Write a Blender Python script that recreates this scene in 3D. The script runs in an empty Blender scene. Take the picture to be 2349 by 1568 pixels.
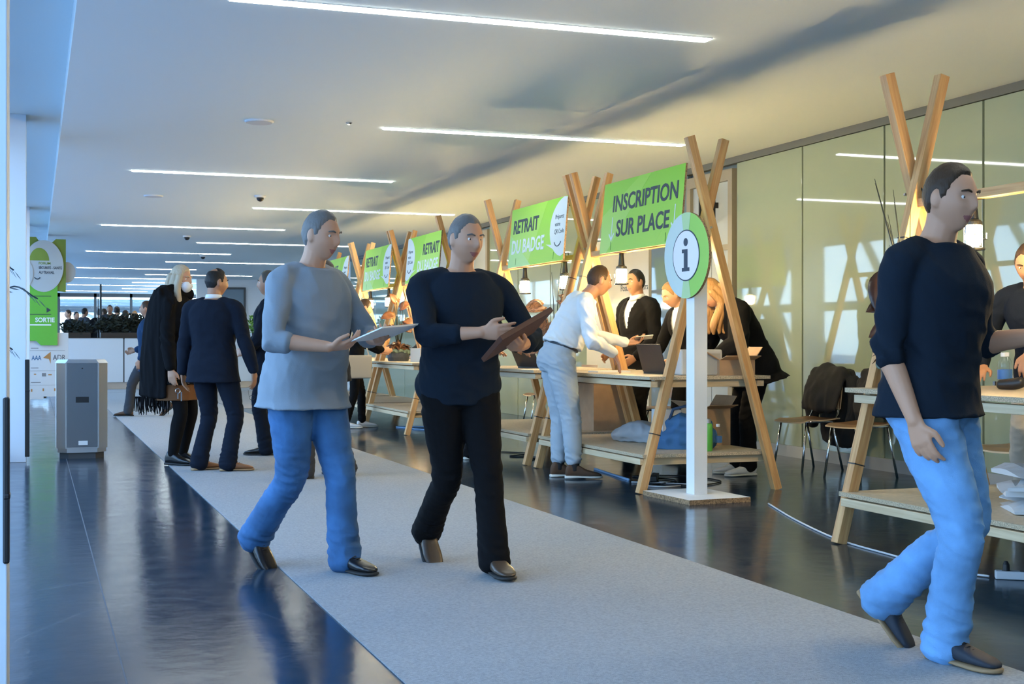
import bpy, bmesh, math, random
import numpy as np
from mathutils import Vector, Matrix, noise as mnoise
random.seed(7)
C = bpy.context.scene.collection
SC = bpy.context.scene
R = math.radians

# ---------------------------------------------------------------- camera
cd = bpy.data.cameras.new('camera'); cam = bpy.data.objects.new('camera', cd); C.objects.link(cam)
cd.sensor_width = 36.0; cd.lens = 36.0 * 3018.0 / 2349.0
cd.clip_start = 0.05; cd.clip_end = 400
cam.location = (0, 0, 1.13)
cam.rotation_euler = (R(90), 0, R(-19.93))
SC.camera = cam
# ---------------------------------------------------------------- exposure
SC.view_settings.view_transform = 'Standard'; SC.view_settings.look = 'None'
SC.view_settings.exposure = 0.40; SC.view_settings.gamma = 1.0; SC.view_settings.use_curve_mapping = False
SC.cycles.max_bounces = 7; SC.cycles.diffuse_bounces = 4; SC.cycles.glossy_bounces = 4
SC.cycles.transmission_bounces = 4; SC.cycles.transparent_max_bounces = 10
SC.cycles.caustics_reflective = False; SC.cycles.caustics_refractive = False
SC.cycles.sample_clamp_indirect = 6.0
# ---------------------------------------------------------------- sky
W = bpy.data.worlds.new('sky'); SC.world = W; W.use_nodes = True
SKY_STRENGTH = 6.2
LED_STRENGTH = 21.0
LAMP_STRENGTH = 580.0
nt = W.node_tree; bg = nt.nodes['Background']
tc = nt.nodes.new('ShaderNodeTexCoord'); sp = nt.nodes.new('ShaderNodeSeparateXYZ'); rp = nt.nodes.new('ShaderNodeValToRGB')
nt.links.new(tc.outputs['Generated'], sp.inputs[0]); nt.links.new(sp.outputs['Z'], rp.inputs[0]); nt.links.new(rp.outputs[0], bg.inputs[0])
rp.color_ramp.elements[0].position = 0.0; rp.color_ramp.elements[0].color = (0.52, 0.77, 1.0, 1)
rp.color_ramp.elements[1].position = 0.6; rp.color_ramp.elements[1].color = (0.26, 0.52, 1.0, 1)
bg.inputs[1].default_value = SKY_STRENGTH
# daylight portals of the window wall (they only guide sampling)
def portal(loc, rot, sx, sy):
    l = bpy.data.lights.new('window_portal', 'AREA'); l.shape = 'RECTANGLE'; l.size = sx; l.size_y = sy
    l.cycles.is_portal = True
    o = bpy.data.objects.new('window_portal', l); C.objects.link(o); o.location = loc; o.rotation_euler = rot
portal((-0.55, 10, 1.65), (R(90), 0, R(-90)), 28, 3.2)
portal((-0.55, 38, 1.65), (R(90), 0, R(-90)), 28, 3.2)

# ---------------------------------------------------------------- materials
MATS = {}
def mat(name, col, rough=0.6, metal=0.0, bump=0.0, bscale=60.0, var=0.0, vscale=8.0, spec=None, emit=None, estr=0.0, coat=0.0, stretch=None, sheen=0.0):
    if name in MATS: return MATS[name]
    m = bpy.data.materials.new(name); m.use_nodes = True; MATS[name] = m
    n = m.node_tree; b = n.nodes['Principled BSDF']
    b.inputs['Base Color'].default_value = (*col, 1); b.inputs['Roughness'].default_value = rough
    b.inputs['Metallic'].default_value = metal
    if spec is not None: b.inputs['Specular IOR Level'].default_value = spec
    if coat: b.inputs['Coat Weight'].default_value = coat; b.inputs['Coat Roughness'].default_value = 0.05
    if sheen: b.inputs['Sheen Weight'].default_value = sheen
    if emit is not None:
        b.inputs['Emission Color'].default_value = (*emit, 1); b.inputs['Emission Strength'].default_value = estr
    if bump or var:
        t = n.nodes.new('ShaderNodeTexCoord'); mp = n.nodes.new('ShaderNodeMapping')
        if stretch: mp.inputs['Scale'].default_value = stretch
        n.links.new(t.outputs['Object'], mp.inputs[0])
    if bump:
        nz = n.nodes.new('ShaderNodeTexNoise'); nz.inputs['Scale'].default_value = bscale; nz.inputs['Detail'].default_value = 3
        bp = n.nodes.new('ShaderNodeBump'); bp.inputs['Strength'].default_value = bump; bp.inputs['Distance'].default_value = 0.01
        n.links.new(mp.outputs[0], nz.inputs['Vector']); n.links.new(nz.outputs[0], bp.inputs['Height']); n.links.new(bp.outputs[0], b.inputs['Normal'])
    if var:
        nz = n.nodes.new('ShaderNodeTexNoise'); nz.inputs['Scale'].default_value = vscale; nz.inputs['Detail'].default_value = 5
        r = n.nodes.new('ShaderNodeValToRGB')
        r.color_ramp.elements[0].position = 0.3; r.color_ramp.elements[1].position = 0.7
        r.color_ramp.elements[0].color = (*[c * (1 - var) for c in col], 1)
        r.color_ramp.elements[1].color = (*[min(1, c * (1 + var)) for c in col], 1)
        n.links.new(mp.outputs[0], nz.inputs['Vector']); n.links.new(nz.outputs[0], r.inputs[0]); n.links.new(r.outputs[0], b.inputs['Base Color'])
    return m

def wood(name, c1, c2, rough=0.55):
    m = bpy.data.materials.new(name); m.use_nodes = True; MATS[name] = m
    n = m.node_tree; b = n.nodes['Principled BSDF']; b.inputs['Roughness'].default_value = rough
    t = n.nodes.new('ShaderNodeTexCoord'); mp = n.nodes.new('ShaderNodeMapping'); mp.inputs['Scale'].default_value = (22, 22, 1.1)
    nz = n.nodes.new('ShaderNodeTexNoise'); nz.inputs['Scale'].default_value = 2.0; nz.inputs['Detail'].default_value = 6; nz.inputs['Distortion'].default_value = 0.6
    r = n.nodes.new('ShaderNodeValToRGB'); r.color_ramp.elements[0].color = (*c1, 1); r.color_ramp.elements[1].color = (*c2, 1)
    r.color_ramp.elements[0].position = 0.32; r.color_ramp.elements[1].position = 0.68
    oi = n.nodes.new('ShaderNodeObjectInfo'); ad = n.nodes.new('ShaderNodeVectorMath'); ad.operation = 'ADD'
    mu = n.nodes.new('ShaderNodeMath'); mu.operation = 'MULTIPLY'; mu.inputs[1].default_value = 37.0
    n.links.new(oi.outputs['Random'], mu.inputs[0]); n.links.new(mp.outputs[0], ad.inputs[0]); n.links.new(mu.outputs[0], ad.inputs[1])
    n.links.new(t.outputs['Object'], mp.inputs[0]); n.links.new(ad.outputs[0], nz.inputs['Vector']); n.links.new(nz.outputs[0], r.inputs[0]); n.links.new(r.outputs[0], b.inputs['Base Color'])
    bp = n.nodes.new('ShaderNodeBump'); bp.inputs['Strength'].default_value = 0.15; bp.inputs['Distance'].default_value = 0.004
    n.links.new(nz.outputs[0], bp.inputs['Height']); n.links.new(bp.outputs[0], b.inputs['Normal'])
    return m

def thin_glass(name, tint, gloss=1.0, ior=1.5, rough=0.0):
    m = bpy.data.materials.new(name); m.use_nodes = True; MATS[name] = m
    n = m.node_tree; n.nodes.remove(n.nodes['Principled BSDF']); out = n.nodes['Material Output']
    tr = n.nodes.new('ShaderNodeBsdfTransparent'); tr.inputs[0].default_value = (*tint, 1)
    gl = n.nodes.new('ShaderNodeBsdfGlossy'); gl.inputs['Roughness'].default_value = rough
    fr = n.nodes.new('ShaderNodeFresnel'); fr.inputs[0].default_value = ior
    mu = n.nodes.new('ShaderNodeMath'); mu.operation = 'MULTIPLY'; mu.inputs[1].default_value = gloss
    mx = n.nodes.new('ShaderNodeMixShader'); ge = n.nodes.new('ShaderNodeNewGeometry'); iv = n.nodes.new('ShaderNodeMath'); iv.operation = 'SUBTRACT'; iv.inputs[0].default_value = 1.0
    m2 = n.nodes.new('ShaderNodeMath'); m2.operation = 'MULTIPLY'; m2.use_clamp = True
    n.links.new(ge.outputs['Backfacing'], iv.inputs[1]); n.links.new(fr.outputs[0], mu.inputs[0]); n.links.new(mu.outputs[0], m2.inputs[0]); n.links.new(iv.outputs[0], m2.inputs[1]); n.links.new(m2.outputs[0], mx.inputs[0]); n.links.new(tr.outputs[0], mx.inputs[1]); n.links.new(gl.outputs[0], mx.inputs[2]); n.links.new(mx.outputs[0], out.inputs[0])
    return m

M_ceiling = mat('ceiling_paint', (0.66, 0.715, 0.715), 0.85, bump=0.05, bscale=3)
M_white = mat('white_paint', (0.78, 0.79, 0.8), 0.55)
M_whitegloss = mat('white_lacquer', (0.8, 0.81, 0.82), 0.3)
M_colwhite = mat('column_white', (0.74, 0.78, 0.82), 0.5, bump=0.03, bscale=40)
M_grey = mat('grey_paint', (0.35, 0.36, 0.37), 0.5)
M_dgrey = mat('dark_grey', (0.06, 0.065, 0.07), 0.45)
M_black = mat('black_plastic', (0.012, 0.012, 0.013), 0.38)
M_blackmatte = mat('black_matte', (0.01, 0.01, 0.011), 0.8)
M_steel = mat('brushed_steel', (0.5, 0.51, 0.52), 0.36, 0.85, bump=0.04, bscale=160, stretch=(1, 1, 0.05))
M_steeldk = mat('dark_steel_panel', (0.16, 0.175, 0.19), 0.42, 0.6, bump=0.03, bscale=160, stretch=(1, 1, 0.05))
M_chrome = mat('chrome', (0.75, 0.76, 0.78), 0.12, 1.0)
M_pine = wood('pine', (0.50, 0.245, 0.085), (0.69, 0.42, 0.18))
M_pinepale = wood('pale_pine', (0.56, 0.42, 0.25), (0.72, 0.58, 0.38))
M_ply = mat('chipboard_face', (0.62, 0.5, 0.35), 0.5, var=0.12, vscale=40, bump=0.05, bscale=120)
M_plyedge = mat('chipboard_edge', (0.5, 0.4, 0.27), 0.85, var=0.5, vscale=160, bump=0.5, bscale=160)
M_card = mat('cardboard', (0.42, 0.27, 0.155), 0.8, var=0.08, vscale=12, bump=0.05, bscale=80)
M_cardedge = mat('honeycomb_edge', (0.3, 0.19, 0.1), 0.9, var=0.6, vscale=90, bump=0.6, bscale=90)
M_paper = mat('white_paper', (0.8, 0.8, 0.78), 0.7)
M_led = mat('led_diffuser', (0.9, 0.9, 0.9), 0.5, emit=(0.96, 1.0, 0.92), estr=LED_STRENGTH)
M_lampbulb = mat('lamp_bulb', (1, 0.9, 0.7), 0.5, emit=(1.0, 0.74, 0.36), estr=LAMP_STRENGTH)
M_text = mat('sign_ink', (0.03, 0.045, 0.06), 0.6)
M_textwhite = mat('sign_white_ink', (0.75, 0.8, 0.76), 0.6)
M_glass = thin_glass('window_glass', (0.93, 0.96, 0.98))
M_jar = thin_glass('lamp_glass', (1.0, 0.97, 0.9), 0.7)
M_pet = thin_glass('clear_plastic', (0.96, 0.98, 1.0), 1.2, 1.4, 0.06)
M_cable = mat('black_cable', (0.015, 0.015, 0.017), 0.5)
M_cablewhite = mat('white_cable', (0.55, 0.57, 0.6), 0.5)

# ---------------------------------------------------------------- mesh helpers
class MB:
    def __init__(s): s.v = []; s.f = []; s.m = []
    def add(s, vs, fs, mi=0):
        o = len(s.v); s.v += [tuple(map(float, p)) for p in vs]
        for f in fs: s.f.append([i + o for i in f]); s.m.append(mi)
        return s
    def box(s, c, d, mi=0, M=None):
        x, y, z = [q / 2 for q in d]
        vs = [Vector((a * x, b * y, e * z)) for a, b, e in ((-1,-1,-1),(1,-1,-1),(1,1,-1),(-1,1,-1),(-1,-1,1),(1,-1,1),(1,1,1),(-1,1,1))]
        if M is not None: vs = [M @ q for q in vs]
        vs = [q + Vector(c) for q in vs]
        return s.add(vs, [(0,3,2,1),(4,5,6,7),(0,1,5,4),(1,2,6,5),(2,3,7,6),(3,0,4,7)], mi)
    def bx(s, x0, x1, y0, y1, z0, z1, mi=0):
        return s.box(((x0+x1)/2, (y0+y1)/2, (z0+z1)/2), (abs(x1-x0), abs(y1-y0), abs(z1-z0)), mi)
    def tube(s, pts, rad, n=8, mi=0, caps=True):
        pts = [Vector(p) for p in pts]; k = len(pts)
        if not hasattr(rad, '__len__'): rad = [rad] * k
        T = [(pts[min(i+1, k-1)] - pts[max(i-1, 0)]).normalized() for i in range(k)]
        a = T[0].orthogonal().normalized(); vs = []
        for i in range(k):
            a = (a - T[i] * a.dot(T[i])).normalized(); b = T[i].cross(a)
            for j in range(n):
                t = 2 * math.pi * j / n
                vs.append(pts[i] + (a * math.cos(t) + b * math.sin(t)) * rad[i])
        fs = [(i*n+j, i*n+(j+1) % n, (i+1)*n+(j+1) % n, (i+1)*n+j) for i in range(k-1) for j in range(n)]
        if caps: fs += [tuple(range(n))[::-1], tuple(range((k-1)*n, k*n))]
        return s.add(vs, fs, mi)
    def lathe(s, prof, c=(0,0,0), n=24, mi=0, M=None):
        c = Vector(c); vs = []
        for r, z in prof:
            for j in range(n):
                t = 2*math.pi*j/n; q = Vector((r*math.cos(t), r*math.sin(t), z))
                vs.append((M @ q if M is not None else q) + c)
        k = len(prof)
        fs = [(i*n+j, i*n+(j+1) % n, (i+1)*n+(j+1) % n, (i+1)*n+j) for i in range(k-1) for j in range(n)]
        fs += [tuple(range(n))[::-1], tuple(range((k-1)*n, k*n))]
        return s.add(vs, fs, mi)
    def prism(s, poly, z0, z1, mi=0, mside=None):
        n = len(poly); vs = [(x, y, z0) for x, y in poly] + [(x, y, z1) for x, y in poly]
        s.add(vs, [tuple(range(n))[::-1], tuple(range(n, 2*n))], mi)
        return s.add(vs, [(i, (i+1) % n, n+(i+1) % n, n+i) for i in range(n)], mi if mside is None else mside)
    def ball(s, c, r, n=12, mi=0):
        if not hasattr(r, '__len__'): r = (r, r, r)
        vs = []; k = n // 2
        for i in range(k + 1):
            p = math.pi * i / k
            for j in range(n):
                t = 2*math.pi*j/n
                vs.append((c[0] + r[0]*math.sin(p)*math.cos(t), c[1] + r[1]*math.sin(p)*math.sin(t), c[2] + r[2]*math.cos(p)))
        return s.add(vs, [(i*n+j, (i+1)*n+j, (i+1)*n+(j+1) % n, i*n+(j+1) % n) for i in range(k) for j in range(n)], mi)
    def build(s, name, mats, parent=None, smooth=False, loc=None, M=None, bevel=0.0):
        me = bpy.data.meshes.new(name); me.from_pydata(s.v, [], s.f)
        if not isinstance(mats, (list, tuple)): mats = [mats]
        for m in mats: me.materials.append(m)
        me.polygons.foreach_set('material_index', s.m)
        if smooth: me.polygons.foreach_set('use_smooth', [True] * len(me.polygons))
        me.validate(); me.update()
        o = bpy.data.objects.new(name, me); C.objects.link(o)
        if parent is not None: o.parent = parent
        if M is not None: o.matrix_local = M
        elif loc is not None: o.location = loc
        if bevel:
            b = o.modifiers.new('b', 'BEVEL'); b.width = bevel; b.segments = 2; b.limit_method = 'ANGLE'; b.angle_limit = R(40)
        return o

def thing(name, label, cat, loc=(0,0,0), rz=0.0, group=None):
    o = bpy.data.objects.new(name, None); C.objects.link(o); o.location = loc; o.rotation_euler = (0, 0, rz)
    o.empty_display_size = 0.1
    return tag(o, label, cat, group)
def tag(o, label, cat, group=None, kind=None):
    o['label'] = label; o['category'] = cat
    if group: o['group'] = group
    if kind: o['kind'] = kind
    return o
def struct(o): o['kind'] = 'structure'; return o
def dup(root, loc=None, rz=None, label=None):
    r = root.copy(); C.objects.link(r)
    if loc is not None: r.location = loc
    if rz is not None: r.rotation_euler = (0, 0, rz)
    if label: r['label'] = label
    for ch in list(root.children):
        c = ch.copy(); C.objects.link(c); c.parent = r; c.matrix_parent_inverse = ch.matrix_parent_inverse
        for g in list(ch.children):
            d = g.copy(); C.objects.link(d); d.parent = c; d.matrix_parent_inverse = g.matrix_parent_inverse
    return r
def beam(name, p0, p1, w, t, m, parent=None, bevel=0.003):
    """square-cut timber from p0 to p1, its grain along its own Z"""
    p0, p1 = Vector(p0), Vector(p1); d = p1 - p0; L = d.length; z = d.normalized()
    y = Vector((0, 1, 0)); y = (y - z * y.dot(z))
    if y.length < 1e-3: y = Vector((1, 0, 0)); y = y - z * y.dot(z)
    y.normalize(); x = y.cross(z)
    M = Matrix((x, y, z)).transposed().to_4x4(); M.translation = p0
    b = MB().box((0, 0, L/2), (w, t, L))
    return b.build(name, m, parent, M=M, bevel=bevel)
_TXT = {}
def text_mesh(s, height, width=None, bold=0.0, align='LEFT', ext=0.001, shear=0.0):
    cu = bpy.data.curves.new('t', 'FONT'); cu.body = s; cu.size = 1.0; cu.offset = bold; cu.extrude = ext; cu.resolution_u = 3; cu.shear = shear
    ob = bpy.data.objects.new('t', cu); C.objects.link(ob)
    dg = bpy.context.evaluated_depsgraph_get(); me = bpy.data.meshes.new_from_object(ob.evaluated_get(dg))
    bpy.data.objects.remove(ob); bpy.data.curves.remove(cu)
    n = len(me.vertices); co = np.empty(n*3); me.vertices.foreach_get('co', co); co = co.reshape(-1, 3)
    lo, hi = co.min(0), co.max(0); k = height / 0.73
    sx = k if width is None else width / (hi[0] - lo[0])
    co[:, 0] = (co[:, 0] - lo[0]) * sx; co[:, 1] = co[:, 1] * k
    w = (hi[0] - lo[0]) * sx
    if align == 'RIGHT': co[:, 0] -= w
    if align == 'CENTER': co[:, 0] -= w / 2
    me.vertices.foreach_set('co', co.ravel()); me.update()
    return me
def text(s, x, y, z, height, m, parent, width=None, bold=0.0, align='LEFT', name='lettering', shear=0.0):
    me = text_mesh(s, height, width, bold, align, shear=shear); me.materials.clear(); me.materials.append(m)
    o = bpy.data.objects.new(name, me); C.objects.link(o); o.parent = parent; o.location = (x, y, z)
    return o
# ================================================================ ROOM
Y0, Y1 = -4.0, 56.0
XR = 7.0; ZC = 3.1
def floor_mat():
    m = bpy.data.materials.new('polished_concrete'); m.use_nodes = True; n = m.node_tree; b = n.nodes['Principled BSDF']
    t = n.nodes.new('ShaderNodeTexCoord')
    nz = n.nodes.new('ShaderNodeTexNoise'); nz.inputs['Scale'].default_value = 1.3; nz.inputs['Detail'].default_value = 6
    r = n.nodes.new('ShaderNodeValToRGB'); r.color_ramp.elements[0].color = (0.009, 0.025, 0.046, 1); r.color_ramp.elements[1].color = (0.019, 0.042, 0.070, 1)
    n.links.new(t.outputs['Object'], nz.inputs['Vector']); n.links.new(nz.outputs[0], r.inputs[0])
    # worn hairline scratches
    vs = []
    base = r.outputs[0]
    for sc, off in ((0.55, 0.0), (0.8, 3.7)):
        mp = n.nodes.new('ShaderNodeMapping'); mp.inputs['Location'].default_value = (off, off, 0)
        n2 = n.nodes.new('ShaderNodeTexNoise'); n2.inputs['Scale'].default_value = sc; n2.inputs['Detail'].default_value = 0.5
        n.links.new(t.outputs['Object'], mp.inputs[0]); n.links.new(mp.outputs[0], n2.inputs['Vector'])
        a = n.nodes.new('ShaderNodeMath'); a.operation = 'SUBTRACT'; a.inputs[1].default_value = 0.5; n.links.new(n2.outputs[0], a.inputs[0])
        b2 = n.nodes.new('ShaderNodeMath'); b2.operation = 'ABSOLUTE'; n.links.new(a.outputs[0], b2.inputs[0])
        c = n.nodes.new('ShaderNodeMath'); c.operation = 'LESS_THAN'; c.inputs[1].default_value = 0.0012; n.links.new(b2.outputs[0], c.inputs[0])
        d = n.nodes.new('ShaderNodeMath'); d.operation = 'MULTIPLY'; d.inputs[1].default_value = 0.35; n.links.new(c.outputs[0], d.inputs[0])
        mx = n.nodes.new('ShaderNodeMixRGB'); mx.inputs[2].default_value = (0.16, 0.18, 0.2, 1)
        n.links.new(d.outputs[0], mx.inputs[0]); n.links.new(base, mx.inputs[1]); base = mx.outputs[0]
    n.links.new(base, b.inputs['Base Color'])
    n3 = n.nodes.new('ShaderNodeTexNoise'); n3.inputs['Scale'].default_value = 5; n3.inputs['Detail'].default_value = 6
    n.links.new(t.outputs['Object'], n3.inputs['Vector'])
    mr = n.nodes.new('ShaderNodeMapRange'); mr.inputs['To Min'].default_value = 0.10; mr.inputs['To Max'].default_value = 0.24
    n.links.new(n3.outputs[0], mr.inputs[0]); n.links.new(mr.outputs[0], b.inputs['Roughness'])
    b.inputs['Specular IOR Level'].default_value = 0.32
    bp = n.nodes.new('ShaderNodeBump'); bp.inputs['Strength'].default_value = 0.06; bp.inputs['Distance'].default_value = 0.02
    n4 = n.nodes.new('ShaderNodeTexNoise'); n4.inputs['Scale'].default_value = 9; n4.inputs['Detail'].default_value = 3
    n.links.new(t.outputs['Object'], n4.inputs['Vector']); n.links.new(n4.outputs[0], bp.inputs['Height']); n.links.new(bp.outputs[0], b.inputs['Normal'])
    return m
M_floor = floor_mat()
struct(MB().bx(-0.7, XR + 0.3, Y0, Y1, -0.1, 0).build('floor', M_floor))
M_joint = mat('floor_joint', (0.10, 0.115, 0.13), 0.6)
struct(MB().bx(0.283, 0.289, Y0, 30, 0, 0.0006).build('trim_1', M_joint))
M_carpet = mat('carpet', (0.36, 0.375, 0.38), 0.95, bump=0.5, bscale=350, var=0.16, vscale=90, spec=0.1)
M_carpet2 = mat('carpet_beige', (0.36, 0.34, 0.32), 0.95, bump=0.4, bscale=350, var=0.12, vscale=90, spec=0.1)
tag(MB().bx(1.15, 3.17, Y0 + 0.3, 30.6, 0.0005, 0.006).build('carpet_runner', M_carpet), 'long blue-grey carpet runner laid down the middle of the concourse floor', 'carpet')
tag(MB().bx(3.2, 6.4, 22.6, 30.6, 0.0005, 0.006).build('carpet', M_carpet2), 'pale beige carpet beyond the desks, beside the far end of the runner', 'carpet')
tag(MB().bx(-0.1, 6.6, 30.65, 32.6, 0.0005, 0.006).build('carpet', M_carpet), 'blue-grey carpet strip across the floor in front of the white counter', 'carpet')

# ceiling with a raised strip along the window side
c = MB().bx(0.228, XR + 0.3, Y0, Y1, ZC, ZC + 0.25)
struct(c.build('ceiling', M_ceiling))
struct(MB().bx(-0.7, 0.228, Y0, Y1, ZC + 0.17, ZC + 0.3).build('ceiling_strip', M_ceiling))
# back wall and far wall
struct(MB().bx(-0.7, XR + 0.3, Y0 - 0.15, Y0, 0, 3.4).build('wall_back', M_grey))

# window side: columns, mullions, panes
CY = [4.2 - 9.0, 4.2, 13.2, 22.2, 31.2, 40.2, 49.2]
for i, y in enumerate(CY):
    if y < Y0: continue
    m = MB().bx(-0.5, -0.078, y, y + 0.42, 0, ZC + 0.17)
    o = struct(m.build('column', M_colwhite, bevel=0.004))
    pr, zb = (0.007, 0.47) if i == 1 else (0.03, 0.05)
    k = MB().bx(-0.09, -0.078 + pr, y - 0.012, y + 0.05, zb, 0.965)
    k.bx(-0.09, -0.076 + pr, y - 0.014, y + 0.052, 0.66, 0.68)
    if i in (1, 2): k.build('rail', M_black, o, bevel=0.006)
    struct(o)
M_mull = mat('window_frame_white', (0.68, 0.71, 0.74), 0.4)
wi = 1
for i in range(len(CY) - 1):
    a, b = max(CY[i] + 0.42, Y0), CY[i+1]
    f = MB()
    f.bx(-0.56, -0.48, a, b, 0, 0.12); f.bx(-0.56, -0.48, a, b, 3.15, ZC + 0.3)
    n = 4; st = (b - a) / n
    for k in range(n + 1): f.bx(-0.56, -0.48, a + k*st - 0.03, a + k*st + 0.03, 0.12, 3.15)
    fo = struct(f.build('window_%d' % wi, M_mull)); wi += 1
    for k in range(n): MB().bx(-0.525, -0.515, a + k*st + 0.03, a + (k+1)*st - 0.03, 0.12, 3.15).build('pane', M_glass, fo)
# steel lattice of the facade outside and the ground out there
M_truss = mat('facade_steel', (0.16, 0.17, 0.18), 0.5)
tr = MB()
for k in range(13):
    y = -3 + k * 4.5
    tr.tube([(-2.2, y, -0.5), (-2.2, y + 3.0, 5)], 0.16, 8); tr.tube([(-2.2, y + 4.0, -0.5), (-2.2, y + 1.2, 5)], 0.12, 8)
    tr.tube([(-2.6, y + 1.5, -0.5), (-2.6, y + 5.5, 5)], 0.09, 8)
tr.tube([(-2.2, -5, 1.9), (-2.2, 55, 1.9)], 0.1, 8); tr.tube([(-2.2, -5, 3.4), (-2.2, 55, 3.4)], 0.2, 8)
struct(tr.build('exterior_lattice', M_truss, smooth=True))
struct(MB().bx(-60, -0.75, -30, 120, -0.3, -0.12).build('exterior_ground', mat('paving', (0.42, 0.44, 0.46), 0.9)))
struct(MB().bx(-0.75, 60, 56.6, 120, -0.3, -0.12).build('exterior_ground', MATS['paving']))

# right hand glass wall: back-painted glass panels with thin joints
def panel_mat(name, col, refl=0.9, rough=0.03, droug=0.6):
    m = bpy.data.materials.new(name); m.use_nodes = True; n = m.node_tree; n.nodes.remove(n.nodes['Principled BSDF']); out = n.nodes['Material Output']
    df = n.nodes.new('ShaderNodeBsdfDiffuse'); df.inputs[0].default_value = (*col, 1)
    gl = n.nodes.new('ShaderNodeBsdfGlossy'); gl.inputs['Roughness'].default_value = rough
    fr = n.nodes.new('ShaderNodeFresnel'); fr.inputs[0].default_value = 1.9
    mu = n.nodes.new('ShaderNodeMath'); mu.operation = 'MULTIPLY'; mu.inputs[1].default_value = refl
    mx = n.nodes.new('ShaderNodeMixShader')
    n.links.new(fr.outputs[0], mu.inputs[0]); n.links.new(mu.outputs[0], mx.inputs[0]); n.links.new(df.outputs[0], mx.inputs[1]); n.links.new(gl.outputs[0], mx.inputs[2]); n.links.new(mx.outputs[0], out.inputs[0])
    return m
M_panel = panel_mat('back_painted_glass', (0.27, 0.32, 0.24))
M_panelblue = panel_mat('blue_glass', (0.16, 0.22, 0.27))
M_frost = panel_mat('frosted_glass', (0.42, 0.46, 0.48), 0.35, 0.25)
M_cream = panel_mat('cream_panel', (0.62, 0.58, 0.47), 0.35, 0.12)
M_alu = mat('green_grey_frame', (0.22, 0.235, 0.2), 0.4, 0.3)
M_woodframe = mat('door_frame_beige', (0.27, 0.235, 0.17), 0.5)
M_skirt = mat('skirting', (0.30, 0.32, 0.33), 0.45)
w = MB().bx(XR + 0.06, XR + 0.3, Y0, 30.5, 0, ZC)
wr = struct(w.build('wall_right', M_alu))
struct(MB().bx(XR - 0.012, XR + 0.06, Y0, 12.32, 0.0, 0.11).build('baseboard_right', M_skirt))
struct(MB().bx(XR - 0.01, XR + 0.06, Y0, 30.5, ZC - 0.07, ZC).build('trim_2', mat('dark_trim', (0.10, 0.105, 0.09), 0.5)))
js = [-4.0, -3.07, -1.79, -0.51, 0.77, 2.05, 3.33, 4.61, 5.89, 7.17, 8.45, 9.73, 11.04, 12.32]
for a, b in zip(js[:-1], js[1:]):
    MB().bx(XR, XR + 0.05, a + 0.012, b - 0.012, 0.11, ZC - 0.075).build('panel', M_panel, wr, bevel=0.003)
def wall_run(y0, y1, m, z0=0.0, z1=ZC - 0.075, n=1, name='panel'):
    st = (y1 - y0) / n
    for k in range(n): MB().bx(XR, XR + 0.05, y0 + k*st + 0.012, y0 + (k+1)*st - 0.012, z0, z1).build(name, m, wr, bevel=0.003)
def door(idx, y0, y1, m, label=None):
    fr = MB(); fr.bx(XR - 0.03, XR + 0.06, y0, y0 + 0.09, 0, 2.98); fr.bx(XR - 0.03, XR + 0.06, y1 - 0.09, y1, 0, 2.98); fr.bx(XR - 0.03, XR + 0.06, y0 + 0.09, y1 - 0.09, 2.86, 2.98)
    fr.bx(XR - 0.02, XR + 0.06, y0 + 0.09, y1 - 0.09, 2.12, 2.18)
    d = struct(fr.build('door_%d' % idx, M_woodframe))
    mid = (y0 + y1) / 2
    for a, b in ((y0 + 0.09, mid), (mid, y1 - 0.09)):
        l = MB().bx(XR + 0.01, XR + 0.05, a + 0.006, b - 0.006, 0.01, 2.12).build('door_leaf', m, d)
    MB().bx(XR + 0.01, XR + 0.05, y0 + 0.09, y1 - 0.09, 2.18, 2.86).build('transom', M_frost, d)
    for s in (-1, 1):
        h = MB(); h.tube([(XR - 0.0, mid + s*0.1, 0.9), (XR - 0.05, mid + s*0.1, 0.9), (XR - 0.05, mid + s*0.1, 1.25), (XR - 0.0, mid + s*0.1, 1.25)], 0.01, 8); h.build('door_handle', M_steel, d, smooth=True)
    return d
door(1, 12.36, 13.4, M_frost)
wall_run(13.42, 14.38, M_panelblue)
cream = MB().bx(XR - 0.02, XR + 0.05, 14.4, 16.3, 0.0, 2.45)
dc = struct(cream.build('door_2', M_cream))
MB().bx(XR, XR + 0.05, 14.4, 16.3, 2.46, ZC - 0.075).build('transom', M_panel, dc)
MX = Matrix(((0, 0, -1, 0), (-1, 0, 0, 0), (0, 1, 0, 0), (0, 0, 0, 1)))     # sign space (x right, y up, z out) to the world, facing the concourse
def sign_root(o, x, y, z): o.matrix_local = Matrix.Translation((x, y, z)) @ MX
e = bpy.data.objects.new('door_lettering', text_mesh('Poste de Secours', 0.085, 0.78)); C.objects.link(e); e.data.materials.clear(); e.data.materials.append(M_text); e.parent = dc; sign_root(e, XR - 0.0215, 15.2, 1.77)
e = bpy.data.objects.new('door_lettering', text_mesh('1er \u00e9tage - accueil 102', 0.05, 0.5)); C.objects.link(e); e.data.materials.clear(); e.data.materials.append(M_text); e.parent = dc; sign_root(e, XR - 0.0215, 15.1, 1.62)
wall_run(16.32, 20.4, M_panel, n=3)
door(3, 20.42, 21.7, M_frost)
wall_run(21.72, 23.2, M_frost, n=1)
wall_run(23.22, 30.5, M_panel, n=6)
for i, (yy, z) in enumerate(((12.72, 2.62), (21.2, 2.55))):
    s_ = MB().bx(XR - 0.22, XR - 0.03, yy, yy + 0.03, z - 0.19, z + 0.19)
    s_.bx(XR - 0.032, XR + 0.01, yy + 0.005, yy + 0.025, z - 0.03, z + 0.03)
    tag(s_.build('exit_sign', M_blackmatte), ('black blade sign sticking out above the frosted door behind the nearest green sign', 'small black blade sign above the door past the second green sign')[i], 'sign')

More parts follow.
